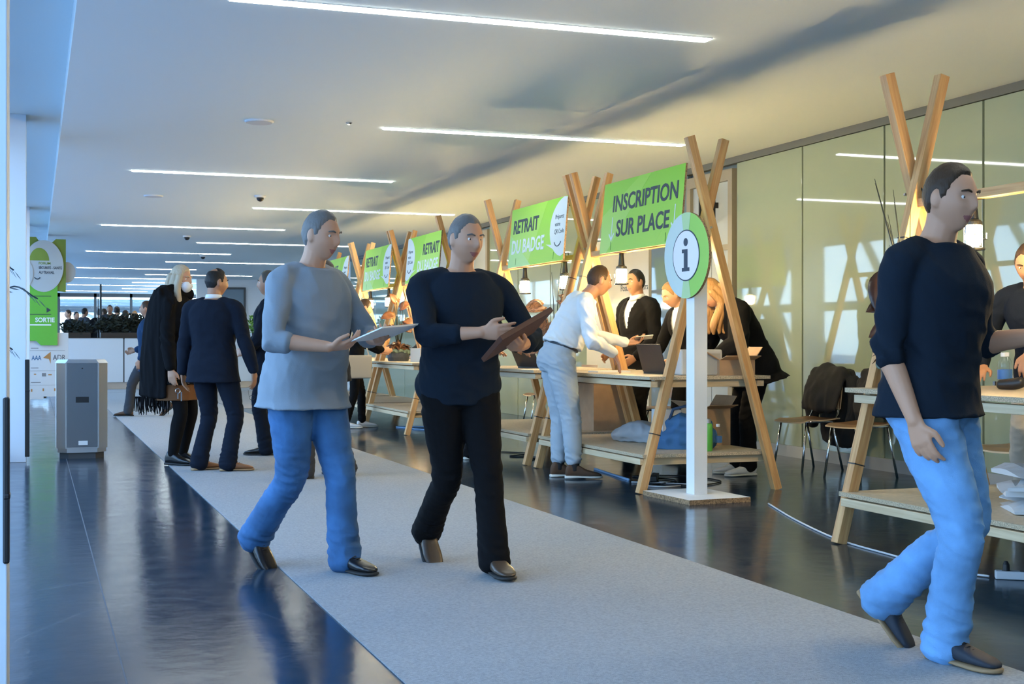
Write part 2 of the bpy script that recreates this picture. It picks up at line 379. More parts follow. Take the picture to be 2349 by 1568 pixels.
# far end: white wall with a window, big end window, outside canopy
struct(MB().bx(4.75, XR + 0.3, 42.0, 42.2, 0, ZC).build('wall_far', M_white))
wf = MB()
wf.bx(5.2, 5.26, 41.93, 42, 1.0, 2.85); wf.bx(6.2, 6.26, 41.93, 42, 1.0, 2.85); wf.bx(5.26, 6.2, 41.93, 42, 2.79, 2.85); wf.bx(5.26, 6.2, 41.93, 42, 1.0, 1.06)
fo = struct(wf.build('window_20', M_dgrey)); MB().bx(5.26, 6.2, 41.96, 41.99, 1.06, 2.79).build('pane', M_panelblue, fo)
struct(MB().bx(XR, XR + 0.3, 30.5, 42.0, 0, ZC).build('wall_right_far', M_white))
ew = MB()
for x in (-0.6, 0.9, 2.3, 3.7, 5.1, 6.6): ew.bx(x - 0.05, x + 0.05, Y1 - 0.1, Y1, 0, ZC)
ew.bx(-0.7, XR + 0.3, Y1 - 0.1, Y1, 2.95, ZC); ew.bx(-0.7, XR + 0.3, Y1 - 0.1, Y1, 0, 0.15)
fo = struct(ew.build('window_21', M_dgrey))
MB().bx(-0.7, XR + 0.3, Y1 - 0.06, Y1 - 0.05, 0.15, 2.95).build('pane', M_glass, fo)
cp = MB(); N = 20; vs = []
for i in range(N + 1):
    t = i / N; x = -4.5 + 10.5 * t; z = 0.1 + 3.1 * math.sin(math.pi * t) ** 0.7
    for yy in (72, 78): vs += [(x, yy, z), (x, yy, z - 0.25)]
fs = []
for i in range(N):
    a = i * 4; b = a + 4; fs += [(a, b, b+2, a+2), (a+1, a+3, b+3, b+1), (a, a+1, b+1, b), (a+2, b+2, b+3, a+3)]
cp.add(vs, fs)
for i in range(1, N, 4): cp.tube([vs[i*4], (vs[i*4][0], 72, 0)], 0.06, 6)
struct(MB().bx(-12, 14, 57, 70, 2.62, 2.9).build('exterior_roof', mat('roof_grey', (0.3, 0.34, 0.35), 0.8)))
tag(cp.build('canopy', mat('canopy_white', (0.85, 0.8, 0.66), 0.7), smooth=False), 'pale arched canopy standing outside the far end window', 'canopy')

# ceiling lights: continuous LED lines across the concourse
led = thing('linear_light', 'white LED line set flush in the ceiling, one of the row across the concourse', 'ceiling light', (1.05, 7.62, ZC), 0, 'LED lines in the ceiling')
MB().bx(0, 3.07, -0.045, 0.045, -0.012, -0.001).build('diffuser', M_led, led)
MB().bx(-0.008, 3.078, -0.053, -0.046, -0.006, -0.001).bx(-0.008, 3.078, 0.046, 0.053, -0.006, -0.001).build('frame', M_white, led)
for i, (y, s) in enumerate(((-0.4, 0), (3.75, 1), (11.78, 1), (15.67, 0), (19.45, 1), (23.1, 0), (26.6, 1), (29.9, 0), (33.2, 1), (36.6, 0), (39.6, 1), (42.3, 0), (45.0, 1), (47.6, 0), (50.4, 1), (53.2, 0))):
    dup(led, ((3.02, 1.05)[1 - s], y, ZC))
# small ceiling fittings
sp_ = thing('ceiling_speaker', 'round pale ceiling speaker left of the second LED line', 'speaker', (1.88, 11.8, ZC))
MB().lathe([(0.128, 0), (0.128, -0.010), (0.118, -0.016)], n=32).build('rim', M_white, sp_, smooth=False); MB().lathe([(0.116, -0.014), (0.116, -0.019)], n=32).build('grille', mat('speaker_grille', (0.5, 0.52, 0.54), 0.7), sp_)
dup(sp_, (1.5, 18.3, ZC), label='round pale ceiling speaker beyond the third LED line')
dc_ = thing('dome_camera', 'small dome camera on the ceiling above the walking man in jeans', 'camera', (2.85, 17.8, ZC))
MB().lathe([(0.075, 0), (0.075, -0.02), (0.055, -0.03)], n=20).build('housing', M_white, dc_); MB().lathe([(0.05, -0.03), (0.047, -0.055), (0.03, -0.075), (0.005, -0.084)], n=20).build('dome', M_black, dc_, smooth=True)
dup(dc_, (2.65, 25.0, ZC), label='small dome camera on the ceiling between two distant LED lines')
dup(dc_, (3.6, 30.6, ZC), label='farthest dome camera, on the ceiling above the man in the navy suit')
tag(MB().lathe([(0.03, 0), (0.03, -0.006), (0.01, -0.02)], (2.65, 11.6, ZC), 12).build('sprinkler_head', M_chrome), 'tiny sprinkler head on the ceiling beside the round speaker', 'sprinkler')

# far counter
ct = thing('reception_counter', 'long white counter across the far end of the concourse', 'counter', (0, 33.0, 0))
MB().bx(0.3, 2.0, 0, 0.5, 0.16, 1.22).build('front_panel', M_white, ct); MB().bx(2.03, 6.9, 0, 0.5, 0.16, 1.22).build('front_panel', M_white, ct)
MB().bx(0.3, 6.9, 0.08, 0.5, 0, 0.16).build('plinth', M_steel, ct); MB().bx(2.0, 2.03, 0.02, 0.5, 0.16, 1.2).build('joint', M_dgrey, ct)
MB().bx(0.3, 6.9, -0.01, 0.55, 1.22, 1.235).build('countertop', M_black, ct)
struct(MB().bx(-0.4, 4.7, 33.7, 42.0, 0, 0.32).build('floor_raised', M_grey))
# ================================================================ PEOPLE
def rotz(a): return Matrix.Rotation(a, 3, 'Z')
def roty(a): return Matrix.Rotation(a, 3, 'Y')
def rotx(a): return Matrix.Rotation(a, 3, 'X')
def catmull(P, n):
    P = np.array(P, float); k = len(P)
    if k < 3 or n <= 1: return P
    Q = np.vstack([2*P[0]-P[1], P, 2*P[-1]-P[-2]]); out = []
    for i in range(k - 1):
        p0, p1, p2, p3 = Q[i:i+4]
        for j in range(n):
            t = j / n
            out.append(0.5*((2*p1) + (p2-p0)*t + (2*p0-5*p1+4*p2-p3)*t*t + (3*p1-p0-3*p2+p3)*t**3))
    out.append(P[-1]); return np.array(out)
def limb(mb, pts, rads, n=14, sub=4, squash=1.0, ref=None):
    """a tapering limb with rounded ends; rads may be (a, b) pairs for oval sections, a along ref"""
    rr = [(r, r * squash) if not hasattr(r, '__len__') else r for r in rads]
    A = catmull([list(p) + list(r) for p, r in zip(pts, rr)], sub)
    P = [Vector(a[:3]) for a in A]; RA = [max(a[3], .002) for a in A]; RB = [max(a[4], .002) for a in A]
    t0 = (P[1]-P[0]).normalized(); t1 = (P[-1]-P[-2]).normalized()
    P = [P[0] - t0*RB[0]*0.55, P[0] - t0*RB[0]*0.35] + P + [P[-1] + t1*RB[-1]*0.35, P[-1] + t1*RB[-1]*0.55]
    RA = [RA[0]*.45, RA[0]*.8] + RA + [RA[-1]*.8, RA[-1]*.45]; RB = [RB[0]*.45, RB[0]*.8] + RB + [RB[-1]*.8, RB[-1]*.45]
    k = len(P); a = Vector(ref) if ref is not None else (P[1]-P[0]).orthogonal(); vs = []
    for i in range(k):
        T = (P[min(i+1, k-1)] - P[max(i-1, 0)]).normalized(); a = (a - T*a.dot(T)).normalized(); b = T.cross(a)
        for j in range(n):
            t = 2*math.pi*j/n; vs.append(P[i] + a*math.cos(t)*RA[i] + b*math.sin(t)*RB[i])
    fs = [(i*n+j, i*n+(j+1) % n, (i+1)*n+(j+1) % n, (i+1)*n+j) for i in range(k-1) for j in range(n)] + [tuple(range(n))[::-1], tuple(range((k-1)*n, k*n))]
    mb.add(vs, fs)
def remesh(mb, voxel, smooth=3, fac=0.5):
    me = bpy.data.meshes.new('r'); me.from_pydata(mb.v, [], mb.f); me.update()
    o = bpy.data.objects.new('r', me); C.objects.link(o)
    m = o.modifiers.new('r', 'REMESH'); m.mode = 'VOXEL'; m.voxel_size = voxel; m.adaptivity = 0
    if smooth: s = o.modifiers.new('s', 'SMOOTH'); s.factor = fac; s.iterations = smooth
    out = bpy.data.meshes.new_from_object(o.evaluated_get(bpy.context.evaluated_depsgraph_get()))
    bpy.data.objects.remove(o); bpy.data.meshes.remove(me)
    out.polygons.foreach_set('use_smooth', [True]*len(out.polygons)); return out
def displace(me, fn):
    n = len(me.vertices); co = np.empty(n*3); no = np.empty(n*3)
    me.vertices.foreach_get('co', co); me.vertex_normals.foreach_get('vector', no)
    co = co.reshape(-1, 3); no = no.reshape(-1, 3); d = fn(co); co += no * d[:, None]
    me.vertices.foreach_set('co', co.ravel()); me.update()
def folds(co, sx, sz, seed, zshear=0.0):
    out = np.empty(len(co))
    for i, p in enumerate(co):
        q = Vector((p[0]*sx + seed, p[1]*sx, (p[2] + zshear*p[0])*sz))
        out[i] = 1 - 2*abs(mnoise.noise(q)) + 0.4*mnoise.noise(q*2.3)
    return out - 0.45
def put(me, name, mats, parent):
    me.name = name; me.materials.clear()
    for m in (mats if isinstance(mats, (list, tuple)) else [mats]): me.materials.append(m)
    o = bpy.data.objects.new(name, me); C.objects.link(o); o.parent = parent; return o

def head_points(n1=44, n2=30):
    """unit-scale head, x forward, origin at the centre between ears; returns verts, faces"""
    vs = []
    for i in range(n2 + 1):
        p = math.pi * i / n2
        for j in range(n1):
            t = 2*math.pi*j/n1; d = Vector((math.sin(p)*math.cos(t), math.sin(p)*math.sin(t), math.cos(p)))
            x, y, z = d.x*0.098, d.y*0.076, d.z*0.118
            if z < 0:
                q = -z/0.118; y *= 1 - 0.30*q*q; 
                if x < 0: x *= 1 - 0.45*q
                else: x *= 1 - 0.03*q
            else: x -= 0.006 * (z/0.118)
            if x > 0 and abs(y) < .07: x = x*0.92 + 0.006*(1-abs(y)/.07)
            def g(cy, cz, sy, sz): return math.exp(-((abs(y)-cy)/sy)**2 - ((z-cz)/sz)**2)
            if d.x > 0.15:
                zz = z
                x += 0.024*math.exp(-(y/0.011)**2)*max(0, 1-abs(zz+0.020)/0.034 if zz < -0.020 + 0.0 else 1-abs(zz+0.020)/0.05)
                x += 0.006*math.exp(-((abs(y)-0.012)/0.008)**2 - ((z+0.034)/0.01)**2)
                x -= 0.011*g(0.032, 0.006, 0.015, 0.013)
                x += 0.005*g(0.028, 0.030, 0.022, 0.010)
                x += 0.006*math.exp(-(y/0.022)**2 - ((z+0.061)/0.007)**2) + 0.006*math.exp(-(y/0.018)**2 - ((z+0.073)/0.007)**2)
                x -= 0.004*math.exp(-(y/0.024)**2 - ((z+0.067)/0.003)**2)
                x += 0.009*math.exp(-(y/0.022)**2 - ((z+0.100)/0.016)**2)
                x += 0.004*g(0.042, -0.025, 0.02, 0.018)
            vs.append(Vector((x, y, z)))
    fs = [(i*n1+j, (i+1)*n1+j, (i+1)*n1+(j+1) % n1, i*n1+(j+1) % n1) for i in range(n2) for j in range(n1)]
    return vs, fs
HV, HF = head_points()
def hair_mask(style):
    """radial scale per head vertex: above 1 where hair grows, fading in over the hairline"""
    A = [0, 0.45, 0.75, 1.0, 1.22, 1.38, 1.5, 1.72, 1.9, 2.3, 3.2]
    Z = [0.072, 0.076, 0.060, 0.040, -0.005, -0.012, 0.022, 0.016, -0.035, -0.066, -0.074]
    if style == 'receding': Z = [0.094, 0.100, 0.088, 0.052, 0.0, -0.008, 0.024, 0.018, -0.035, -0.066, -0.074]
    if style == 'long': Z = [0.070, 0.068, 0.045, -0.01, -0.09, -0.09, -0.09, -0.09, -0.09, -0.09, -0.09]
    out = []
    for v in HV:
        x, y, z = v; a = abs(math.atan2(y, x)); t = (z - np.interp(a, A, Z)) / 0.016
        t = min(1, max(0, t)); t = t*t*(3 - 2*t)
        hi = 1.075 if style != 'long' else 1.11
        if style == 'receding' and z > 0.07: hi = 1.05
        if style == 'crown_bald' and z > 0.088 and x < -0.01: hi = 0.985
        out.append(0.93 + (hi - 0.93)*t)
    return out

def hand(mb, W0, f, n, right, s=1.0, curl=0.5, spread=0.06, thumb=0.6, point=None):
    f = f.normalized(); n = (n - f*n.dot(f)).normalized(); side = f.cross(n) if right else n.cross(f)   # side: towards the thumb
    limb(mb, [W0 - f*0.02*s, W0 + f*0.03*s, W0 + f*0.075*s], [(0.026*s, 0.019*s), (0.038*s, 0.016*s), (0.041*s, 0.0135*s)], n=12, sub=3, ref=side)
    L = [(0.042, 0.026, 0.02), (0.046, 0.029, 0.021), (0.043, 0.027, 0.02), (0.034, 0.02, 0.018)]
    for k in range(4):
        o = (1.5 - k) * 0.0205 * s
        base = W0 + f*(0.082 - 0.006*abs(k-1.2))*s + side*o
        d = (f + side*(1.5-k)*spread).normalized(); p = [base - d*0.02*s, base]; q = base; ang = 0
        for i, l in enumerate(L[k]):
            ang += curl * (0.75 if i == 0 else (1.0 if i == 1 else 0.6)) * (0.8 + 0.13*k)
            dd = d*math.cos(ang) + n*math.sin(ang); q = q + dd*l*s; p.append(q)
        limb(mb, p, [0.0095*s, 0.0098*s, 0.009*s, 0.0082*s, 0.0068*s], n=8, sub=2)
    b = W0 + f*0.028*s + side*0.026*s
    d1 = (f*0.62 + side*0.7 + n*0.35*thumb).normalized(); d2 = (f*0.9 + side*(0.35-0.35*thumb) + n*0.5*thumb).normalized()
    limb(mb, [W0 + f*0.012*s + side*0.008*s, b, b + d1*0.038*s, b + d1*0.038*s + d2*0.03*s, b + d1*0.038*s + d2*0.052*s], [0.015*s, 0.014*s, 0.0115*s, 0.0105*s, 0.0085*s], n=8, sub=2)

def ik(a, b, l1, l2, pole):
    d = b - a; D = d.length; mx = (l1 + l2) * 0.998
    if D > mx: b = a + d.normalized()*mx; d = b - a; D = mx
    u = d.normalized(); x = (l1*l1 - l2*l2 + D*D) / (2*D); h = math.sqrt(max(0, l1*l1 - x*x))
    p = (pole - u*pole.dot(u)).normalized(); return a + u*x + p*h, b

SKIN = {'light': mat('skin_light', (0.55, 0.29, 0.175), 0.5, bump=0.03, bscale=300), 'tan': mat('skin_tan', (0.40, 0.20, 0.115), 0.5, bump=0.03, bscale=300), 'brown': mat('skin_brown', (0.25, 0.125, 0.075), 0.5, bump=0.03, bscale=300)}
LIP = mat('lips', (0.36, 0.13, 0.11), 0.45)
M_eye = mat('eye_white', (0.75, 0.73, 0.7), 0.2); M_iris = mat('iris', (0.03, 0.02, 0.015), 0.15)

def person(label, loc, rz, H=1.75, skin='light', female=False, lean=0.0, pel_pitch=0.0, side=0.0, twist=0.0, pelvis=None, head=(0, 0, 0),
           feet=None, hands=None, top=None, legs=None, shoes=None, hair=None, voxel=0.010, build=1.0, face=True, group=None, extras=None, handopt=None, name='person', crowd=False):
    """loc on the floor; local x is forward, y to the person's left. feet: [(x,y,lift,yaw,pitch) left, right]; hands: [(wrist, elbow pole, finger dir, palm normal) left, right]"""
    s = H / 1.75; bw = build
    if feet is None: feet = [(0.0, 0.105, 0, 8, 0), (0.0, -0.105, 0, -8, 0)]
    hipz = 0.925*s
    if pelvis is None: pelvis = (0, 0, 0)
    P0 = Vector((pelvis[0], pelvis[1], hipz + pelvis[2]))
    lean, pel, side, twist = R(lean), R(pel_pitch), R(side), R(twist); hy, hp, hr = [R(q) for q in head]
    # spine: integrate frames from the pelvis up (positive pitch bends forward)
    frames = {}
    def rot(L):
        t = min(max(L/(0.34*s), 0), 1); Lc = pel + (lean-pel)*t
        if L > 0.50*s:
            k = min((L/s-0.50)/0.14, 1); Lc = Lc + (hp*0.7 + lean*0.3 - Lc)*k*0.7
        return rotz(twist*t) @ rotx(-side*t) @ roty(Lc)
    up = Vector((0, 0, 1)); pos = P0.copy(); tab = [(0.0, pos.copy())]; L = 0.0
    while L < 0.75*s: pos = pos + (rot(L) @ up)*0.01*s; L += 0.01*s; tab.append((L, pos.copy()))
    def fr(L):
        if L <= 0: return P0 + (rot(0) @ up)*L, rot(0)
        i = min(int(L/(0.01*s)), len(tab)-1); return tab[i][1] + (rot(L) @ up)*(L - tab[i][0]), rot(L)
    Cp, Cr = fr(0.50*s); Np, Nr = fr(0.60*s)
    Rh = rotz(hy) @ roty(hp) @ rotx(hr)
    Hc = Np + (Nr @ Vector((0.012*s, 0, 0.047*s))) + Rh @ Vector((0.015*s, 0, 0.055*s))
    sw = (0.175 if female else 0.195)*s*bw**0.5
    wf = 0.9 if female else 1.0
    def torso(mb, infl=0.0, lo=-0.10, hi=0.56, flare=0.0, belly=0.0, neck=True, hemx=0.0):
        S = [(-0.10, .135, .100, -.01), (-0.02, .172 if not female else .178, .118, -.015), (0.07, .158, .105 + belly*.8, -.005 + belly*.3), (0.16, .142*wf + belly*.3, .098 + belly, .0 + belly*.5), (0.27, .155*wf, .108 + belly*.5, .004 + belly*.2),
             (0.38, .168*wf, .118, .0), (0.46, .160*wf, .105, -.012), (0.52, .115*wf, .078, -.02)]
        if infl > 0: S += [(0.548, .078, .066, -.018)]
        if neck: S += [(0.56, .066, .064, -.02)]
        if lo < -0.10:
            k = 5; S = [(lo + (-0.10-lo)*i/k, .176 + flare*(1-i/k), .130 + flare*(1-i/k), -.010 + hemx*(1-i/k)) for i in range(k)] + [(-0.10, .178, .128, -.012)] + [q for q in S if q[0] > -0.09]
        elif lo > -0.10 and infl > 0 and not neck: S = [(lo, np.interp(lo, [-.1, 0, .07, .16], [.178, .178, .166, .152])+belly*.3, np.interp(lo, [-.1, 0, .07, .16], [.128, .126, .116, .106])+belly*.8, np.interp(lo, [-.1, .16], [-.012, .0]))] + [q for q in S if q[0] > lo + 0.03]
        else: S = [q for q in S if q[0] >= lo - 1e-6]
        n = 28; ex = 2.4; rows = []
        A = catmull(S, 4); vs = []
        for (L_, w_, d_, o_) in A:
            p, r_ = fr(L_*s)
            for j in range(n):
                t = 2*math.pi*j/n; ct, st = math.cos(t), math.sin(t)
                x = abs(ct)**(2/ex)*math.copysign(1, ct)*(d_*bw + infl) + o_; y = abs(st)**(2/ex)*math.copysign(1, st)*(w_*bw + infl)
                vs.append(p + r_ @ (Vector((x, y, 0))*s))
        k = len(A)
        mb.add(vs, [(i*n+j, i*n+(j+1) % n, (i+1)*n+(j+1) % n, (i+1)*n+j) for i in range(k-1) for j in range(n)] + [tuple(range(n))[::-1], tuple(range((k-1)*n, k*n))])
    # arms
    if hands is None:
        hands = []
        for sg in (1, -1):
            hands.append((Vector((0.03, sg*(sw+0.075*s), 0.83*s)), Vector((-1, sg*0.35, 0)), Vector((0.12, 0, -1)), Vector((0.1, -sg, 0))))
    arms = []
    for sg, hd in zip((1, -1), hands):
        sh = Cp + Cr @ Vector((-0.015*s, sg*sw, -0.035*s))
        el, wr = ik(sh, Vector(hd[0]), 0.295*s, 0.265*s, Vector(hd[1]))
        arms.append((sh, el, wr, Vector(hd[2]), Vector(hd[3]), sg))
    # legs
    lg = []
    for sg, ft in zip((1, -1), feet):
        hip = P0 + rot(0) @ Vector((0, sg*0.092*s*bw**.5, -0.03*s))
        fd = Vector((math.cos(R(ft[3])), math.sin(R(ft[3])), 0))
        pt = R(ft[4]); heel = Vector((ft[0], ft[1], ft[2]))
        # pitched foot pivots about the ball
        an = heel + fd*(0.14*(1-math.cos(pt)) + 0.085*math.sin(pt))*s + Vector((0, 0, (0.14*math.sin(pt) + 0.085*math.cos(pt))*s))
        kn, an2 = ik(hip, an, 0.422*s, 0.403*s, fd + Vector((0, 0, 0.05)))
        lg.append((hip, kn, an2, fd, pt, sg))
    # ---- body: one continuous surface
    b = MB(); torso(b, -0.008)
    for sh, el, wr, f, n_, sg in arms:
        k = s*(0.88 if female else 1.0)
        inn = Cp + Cr @ Vector((-0.02*s, sg*0.07*s, 0.0))
        limb(b, [inn, sh, sh + (el-sh)*0.35, el, el + (wr-el)*0.3, wr], [0.05*k, 0.052*k, 0.046*k, 0.038*k, 0.039*k, 0.026*k])
        if not crowd: hand(b, wr, f, n_, sg < 0, s*(0.92 if female else 1.0), **((handopt or {}).get(sg, {'curl': 0.35})))
    for hip, kn, an, fd, pt, sg in lg:
        limb(b, [hip + Vector((0, 0, 0.03*s)), hip + (kn-hip)*0.4, kn, kn + (an-kn)*0.35, an], [0.082*s, 0.074*s, 0.052*s, 0.052*s, 0.034*s])
        fx_ = fd*math.cos(pt) - Vector((0, 0, 1))*math.sin(pt); fz_ = fd*math.sin(pt) + Vector((0, 0, 1))*math.cos(pt)
        limb(b, [an - fx_*0.03*s - fz_*0.025*s, an + fx_*0.05*s - fz_*0.04*s, an + fx_*0.13*s - fz_*0.052*s], [0.028*s, 0.026*s, 0.018*s])
    nk = 0.052 if female else 0.058
    limb(b, [fr(0.52*s)[0] + Nr @ Vector((-.02*s, 0, 0)), Np, Hc + Rh @ Vector((-0.022*s, 0, -0.045*s))], [nk*1.15*s, nk*s, nk*s*0.98])
    b.add([Hc + Rh @ (v*s) for v in HV], HF)
    for sg in (1, -1):
        e = MB(); e.ball((0, 0, 0), (0.019, 0.008, 0.032), 12)
        b.add([Hc + Rh @ (Vector((v[0]-0.008, v[1] + sg*(0.077), v[2]-0.004))*s) for v in e.v], e.f)
    me = remesh(b, voxel, 2 if voxel < 0.008 else 1, 0.4)
    root = bpy.data.objects.new(name, me); C.objects.link(root); me.name = name
    me.materials.append(SKIN[skin]); me.materials.append(LIP)
    if face:
        Ri = Rh.inverted(); mi = np.zeros(len(me.polygons), int)
        for pl in me.polygons:
            q = Ri @ (pl.center - Hc) / s
            if q.x > 0.075 and abs(q.y) < 0.024 and -0.078 < q.z < -0.056: mi[pl.index] = 1
        me.polygons.foreach_set('material_index', mi)
    root.location = loc; root.rotation_euler = (0, 0, rz)
    tag(root, label, 'person', group)
    seed = (abs(hash(label)) if False else sum(map(ord, label))) % 97
    # ---- eyes and brows
    if face and not crowd:
        for sg in (1, -1):
            e = MB(); c = Hc + Rh @ (Vector((0.0665, sg*0.031, 0.005))*s); e.ball(c, 0.0125*s, 12, 0); e.ball(c + Rh @ Vector((0.0068*s, 0, 0)), 0.0066*s, 10, 1)
            e.build('eye', [M_eye, M_iris], root, smooth=True)
            if hair:
                e = MB(); limb(e, [Hc + Rh @ (Vector((0.092, sg*0.014, 0.024))*s), Hc + Rh @ (Vector((0.091, sg*0.032, 0.030))*s), Hc + Rh @ (Vector((0.078, sg*0.050, 0.025))*s)], [0.0035*s, 0.0045*s, 0.003*s], n=6, sub=2)
                e.build('eyebrow', hair[1], root, smooth=True)
    # ---- hair
    if hair:
        hb = MB(); ks = hair_mask(hair[0]); vv = []
        for v, k in zip(HV, ks):
            q = v * k
            if k > 1.0: q = q * (1 + 0.018*mnoise.noise(v*60 + Vector((seed, 0, 0))))
            vv.append(Hc + Rh @ (q*s))
        hb.add(vv, HF)
        if hair[0] == 'long':
            for sg in (1, -1):
                for k, (x0, x1) in enumerate(((0.03, 0.045), (-0.02, -0.02), (-0.065, -0.075))):
                    c0 = Hc + Rh @ (Vector((x0, sg*0.068, 0.03))*s); c1 = Hc + Rh @ (Vector((x0-0.01, sg*0.085, -0.10))*s)
                    c2 = Hc + Rh @ (Vector((x1-0.01, sg*0.085, 0))*s) + Vector((0, 0, -0.24*s)); c3 = c2 + Vector((-0.005, -sg*0.01, -(0.08 + 0.03*k)*s))
                    limb(hb, [c0, c1, c2, c3], [0.028*s, 0.034*s, 0.032*s, 0.012*s])
            limb(hb, [Hc + Rh @ (Vector((-0.07, 0, 0.04))*s), Hc + Rh @ (Vector((-0.095, 0, -0.08))*s), Hc + Rh @ (Vector((-0.085, 0, 0))*s) + Vector((0, 0, -0.24*s)), Hc + Rh @ (Vector((-0.08, 0, 0))*s) + Vector((0, 0, -0.33*s))], [(0.05*s, 0.03*s)]*3 + [(0.03*s, 0.012*s)], ref=(0, 1, 0))
        if hair[0] == 'bun': 
            q = Hc + Rh @ (Vector((-0.12, 0, 0.03))*s); hb.ball(q, 0.042*s, 14)
        hm = remesh(hb, max(voxel*0.8, 0.005), 2, 0.5)
        displace(hm, lambda co: (0.003 if hair[0] == 'long' else 0.0012)*folds(co, 90, 14 if hair[0] == 'long' else 60, seed))
        put(hm, 'hair', hair[1], root)
    # ---- trousers or skirt
    vc = max(voxel*1.15, 0.008)
    if legs:
        kind, m = legs[0], legs[1]; o = legs[2] if len(legs) > 2 else {}
        lb = MB(); hem = o.get('hem', 0.07) - 0.012; wide = o.get('wide', 1.0); hemr = o.get('hemr', 0.078)
        if kind in ('trousers', 'jeans'):
            torso(lb, 0.014, lo=-0.10, hi=0.2, neck=False)
            A = [v for v in lb.v]; lb = MB()
            S = [(-0.115, .120, .098, -.01), (-0.06, .168, .125, -.015), (-0.0, .180, .132, -.015), (0.07, .168, .12, -.008), (0.13, .158, .115, .0)]; rz_ = o.get('rise', 0.13); S = [q for q in S if q[0] <= rz_ + 1e-6]
            n = 26; vs = []; AA = catmull(S, 3)
            for (L_, w_, d_, o_) in AA:
                p, r_ = fr(L_*s)
                for j in range(n):
                    t = 2*math.pi*j/n; vs.append(p + r_ @ (Vector((math.cos(t)*d_*bw + o_, math.sin(t)*w_*bw, 0))*s))
            k = len(AA); lb.add(vs, [(i*n+j, i*n+(j+1) % n, (i+1)*n+(j+1) % n, (i+1)*n+j) for i in range(k-1) for j in range(n)] + [tuple(range(n))[::-1], tuple(range((k-1)*n, k*n))])
            for hip, kn, an, fd, pt, sg in lg:
                dn = (an-kn).normalized(); en = an + dn*(0.085 - hem)*s
                limb(lb, [hip + Vector((0, 0, 0.02*s)), hip + (kn-hip)*0.35, kn, kn + (an-kn)*0.45, en], [0.103*s*wide*bw**.5, 0.095*s*wide*bw**.5, 0.073*s*wide, 0.069*s*wide, hemr*s*0.92], n=18, sub=5)
            lm = remesh(lb, vc, 3)
            zk = sum(l[1].z for l in lg)/2
            def fn(co):
                f = folds(co, 9, 22, seed, 0.5); z = co[:, 2]
                w = 0.0028 + 0.006*np.exp(-((z-0.13*s)/0.08)**2) + 0.004*np.exp(-((z-zk)/0.10)**2) + 0.004*np.exp(-((z-hipz+0.08)/0.08)**2)
                return f*w*o.get('crease', 1.0)
            displace(lm, fn); put(lm, 'trousers' if kind == 'trousers' else 'jeans', m, root)
            if o.get('belt'):
                bb = MB(); p, r_ = fr(o.get('rise', 0.13)*s - 0.02*s); n = 30; vs = []
                for dz in (-0.017, 0.017):
                    for rr in (0.0, 0.012):
                        for j in range(n):
                            t = 2*math.pi*j/n; vs.append(p + r_ @ (Vector((math.cos(t)*(.112*bw+rr)+.0, math.sin(t)*(.155*bw+rr), dz))*s))
                q = lambda a, b: [(a*n+j, a*n+(j+1) % n, b*n+(j+1) % n, b*n+j) for j in range(n)]
                bb.add(vs, q(0, 1) + q(1, 3) + q(3, 2) + q(2, 0)); bb.build('belt', o['belt'], root, smooth=False)
        elif kind == 'skirt':
            lo = o.get('lo', -0.42); torso(lb, 0.02, lo=lo, flare=o.get('flare', 0.01), neck=False)
            lb2 = MB(); n = 28
            # keep only what lies below the waist
            keep = len(lb.v)//n; rows = [i for i in range(keep)]
            lm = remesh(lb, vc, 2); bmx = bmesh.new(); bmx.from_mesh(lm)
            p, r_ = fr(0.14*s); up_ = r_ @ up
            bmesh.ops.delete(bmx, geom=[v for v in bmx.verts if (v.co - p).dot(up_) > 0], context='VERTS'); bmx.to_mesh(lm); bmx.free()
            displace(lm, lambda co: 0.004*folds(co, 14, 3, seed)); put(lm, 'skirt', m, root)
            if o.get('tights'):
                tb = MB()
                for hip, kn, an, fd, pt, sg in lg:
                    limb(tb, [hip, hip + (kn-hip)*0.4, kn, kn + (an-kn)*0.35, an + Vector((0, 0, 0.0))], [0.092*s, 0.084*s, 0.063*s, 0.063*s, 0.045*s])
                put(remesh(tb, vc, 2), 'tights', o['tights'], root)
    # ---- top
    if top:
        kind, m = top[0], top[1]; o = top[2] if len(top) > 2 else {}
        infl = {'sweater': 0.012, 'shirt': 0.013, 'jacket': 0.026, 'coat': 0.034, 'cape': 0.034}[kind] + o.get('infl', 0)
        lo = o.get('lo', {'sweater': -0.02, 'shirt': -0.02, 'jacket': -0.17, 'coat': -0.45, 'cape': -0.2}[kind])
        if o.get('shirt'):
            sb = MB(); torso(sb, 0.010, lo=0.0, belly=o.get('belly', 0), neck=False)
            limb(sb, [fr(0.50*s)[0] + Nr @ Vector((-.015*s, 0, 0)), Np + Nr @ Vector((-.004*s, 0, -0.022*s))], [(nk+0.016)*s, (nk+0.005)*s])
            put(remesh(sb, vc, 2), 'shirt', o['shirt'], root)
            if o.get('tie'):
                tb = MB(); rows = [(0.53, 0.012), (0.50, 0.014), (0.40, 0.026), (0.28, 0.034), (0.16, 0.04), (0.12, 0.005)]; vs = []
                for L_, w_ in rows:
                    p, r_ = fr(L_*s); dep = (0.118 if L_ < .45 else 0.098)*bw + 0.014 - (0.025 if L_ > .51 else 0)
                    for yy, xx in ((-w_, 0), (w_, 0), (w_, -.01), (-w_, -.01)): vs.append(p + r_ @ (Vector((dep + xx + 0.012, yy, 0))*s))
                tb.add(vs, [(i*4+j, i*4+(j+1) % 4, i*4+4+(j+1) % 4, i*4+4+j) for i in range(len(rows)-1) for j in range(4)]); tb.build('necktie', o['tie'], root)
        jb = MB(); torso(jb, infl, lo=lo, belly=o.get('belly', 0), flare=o.get('flare', 0.012), neck=False, hemx=o.get('hemx', 0.0))
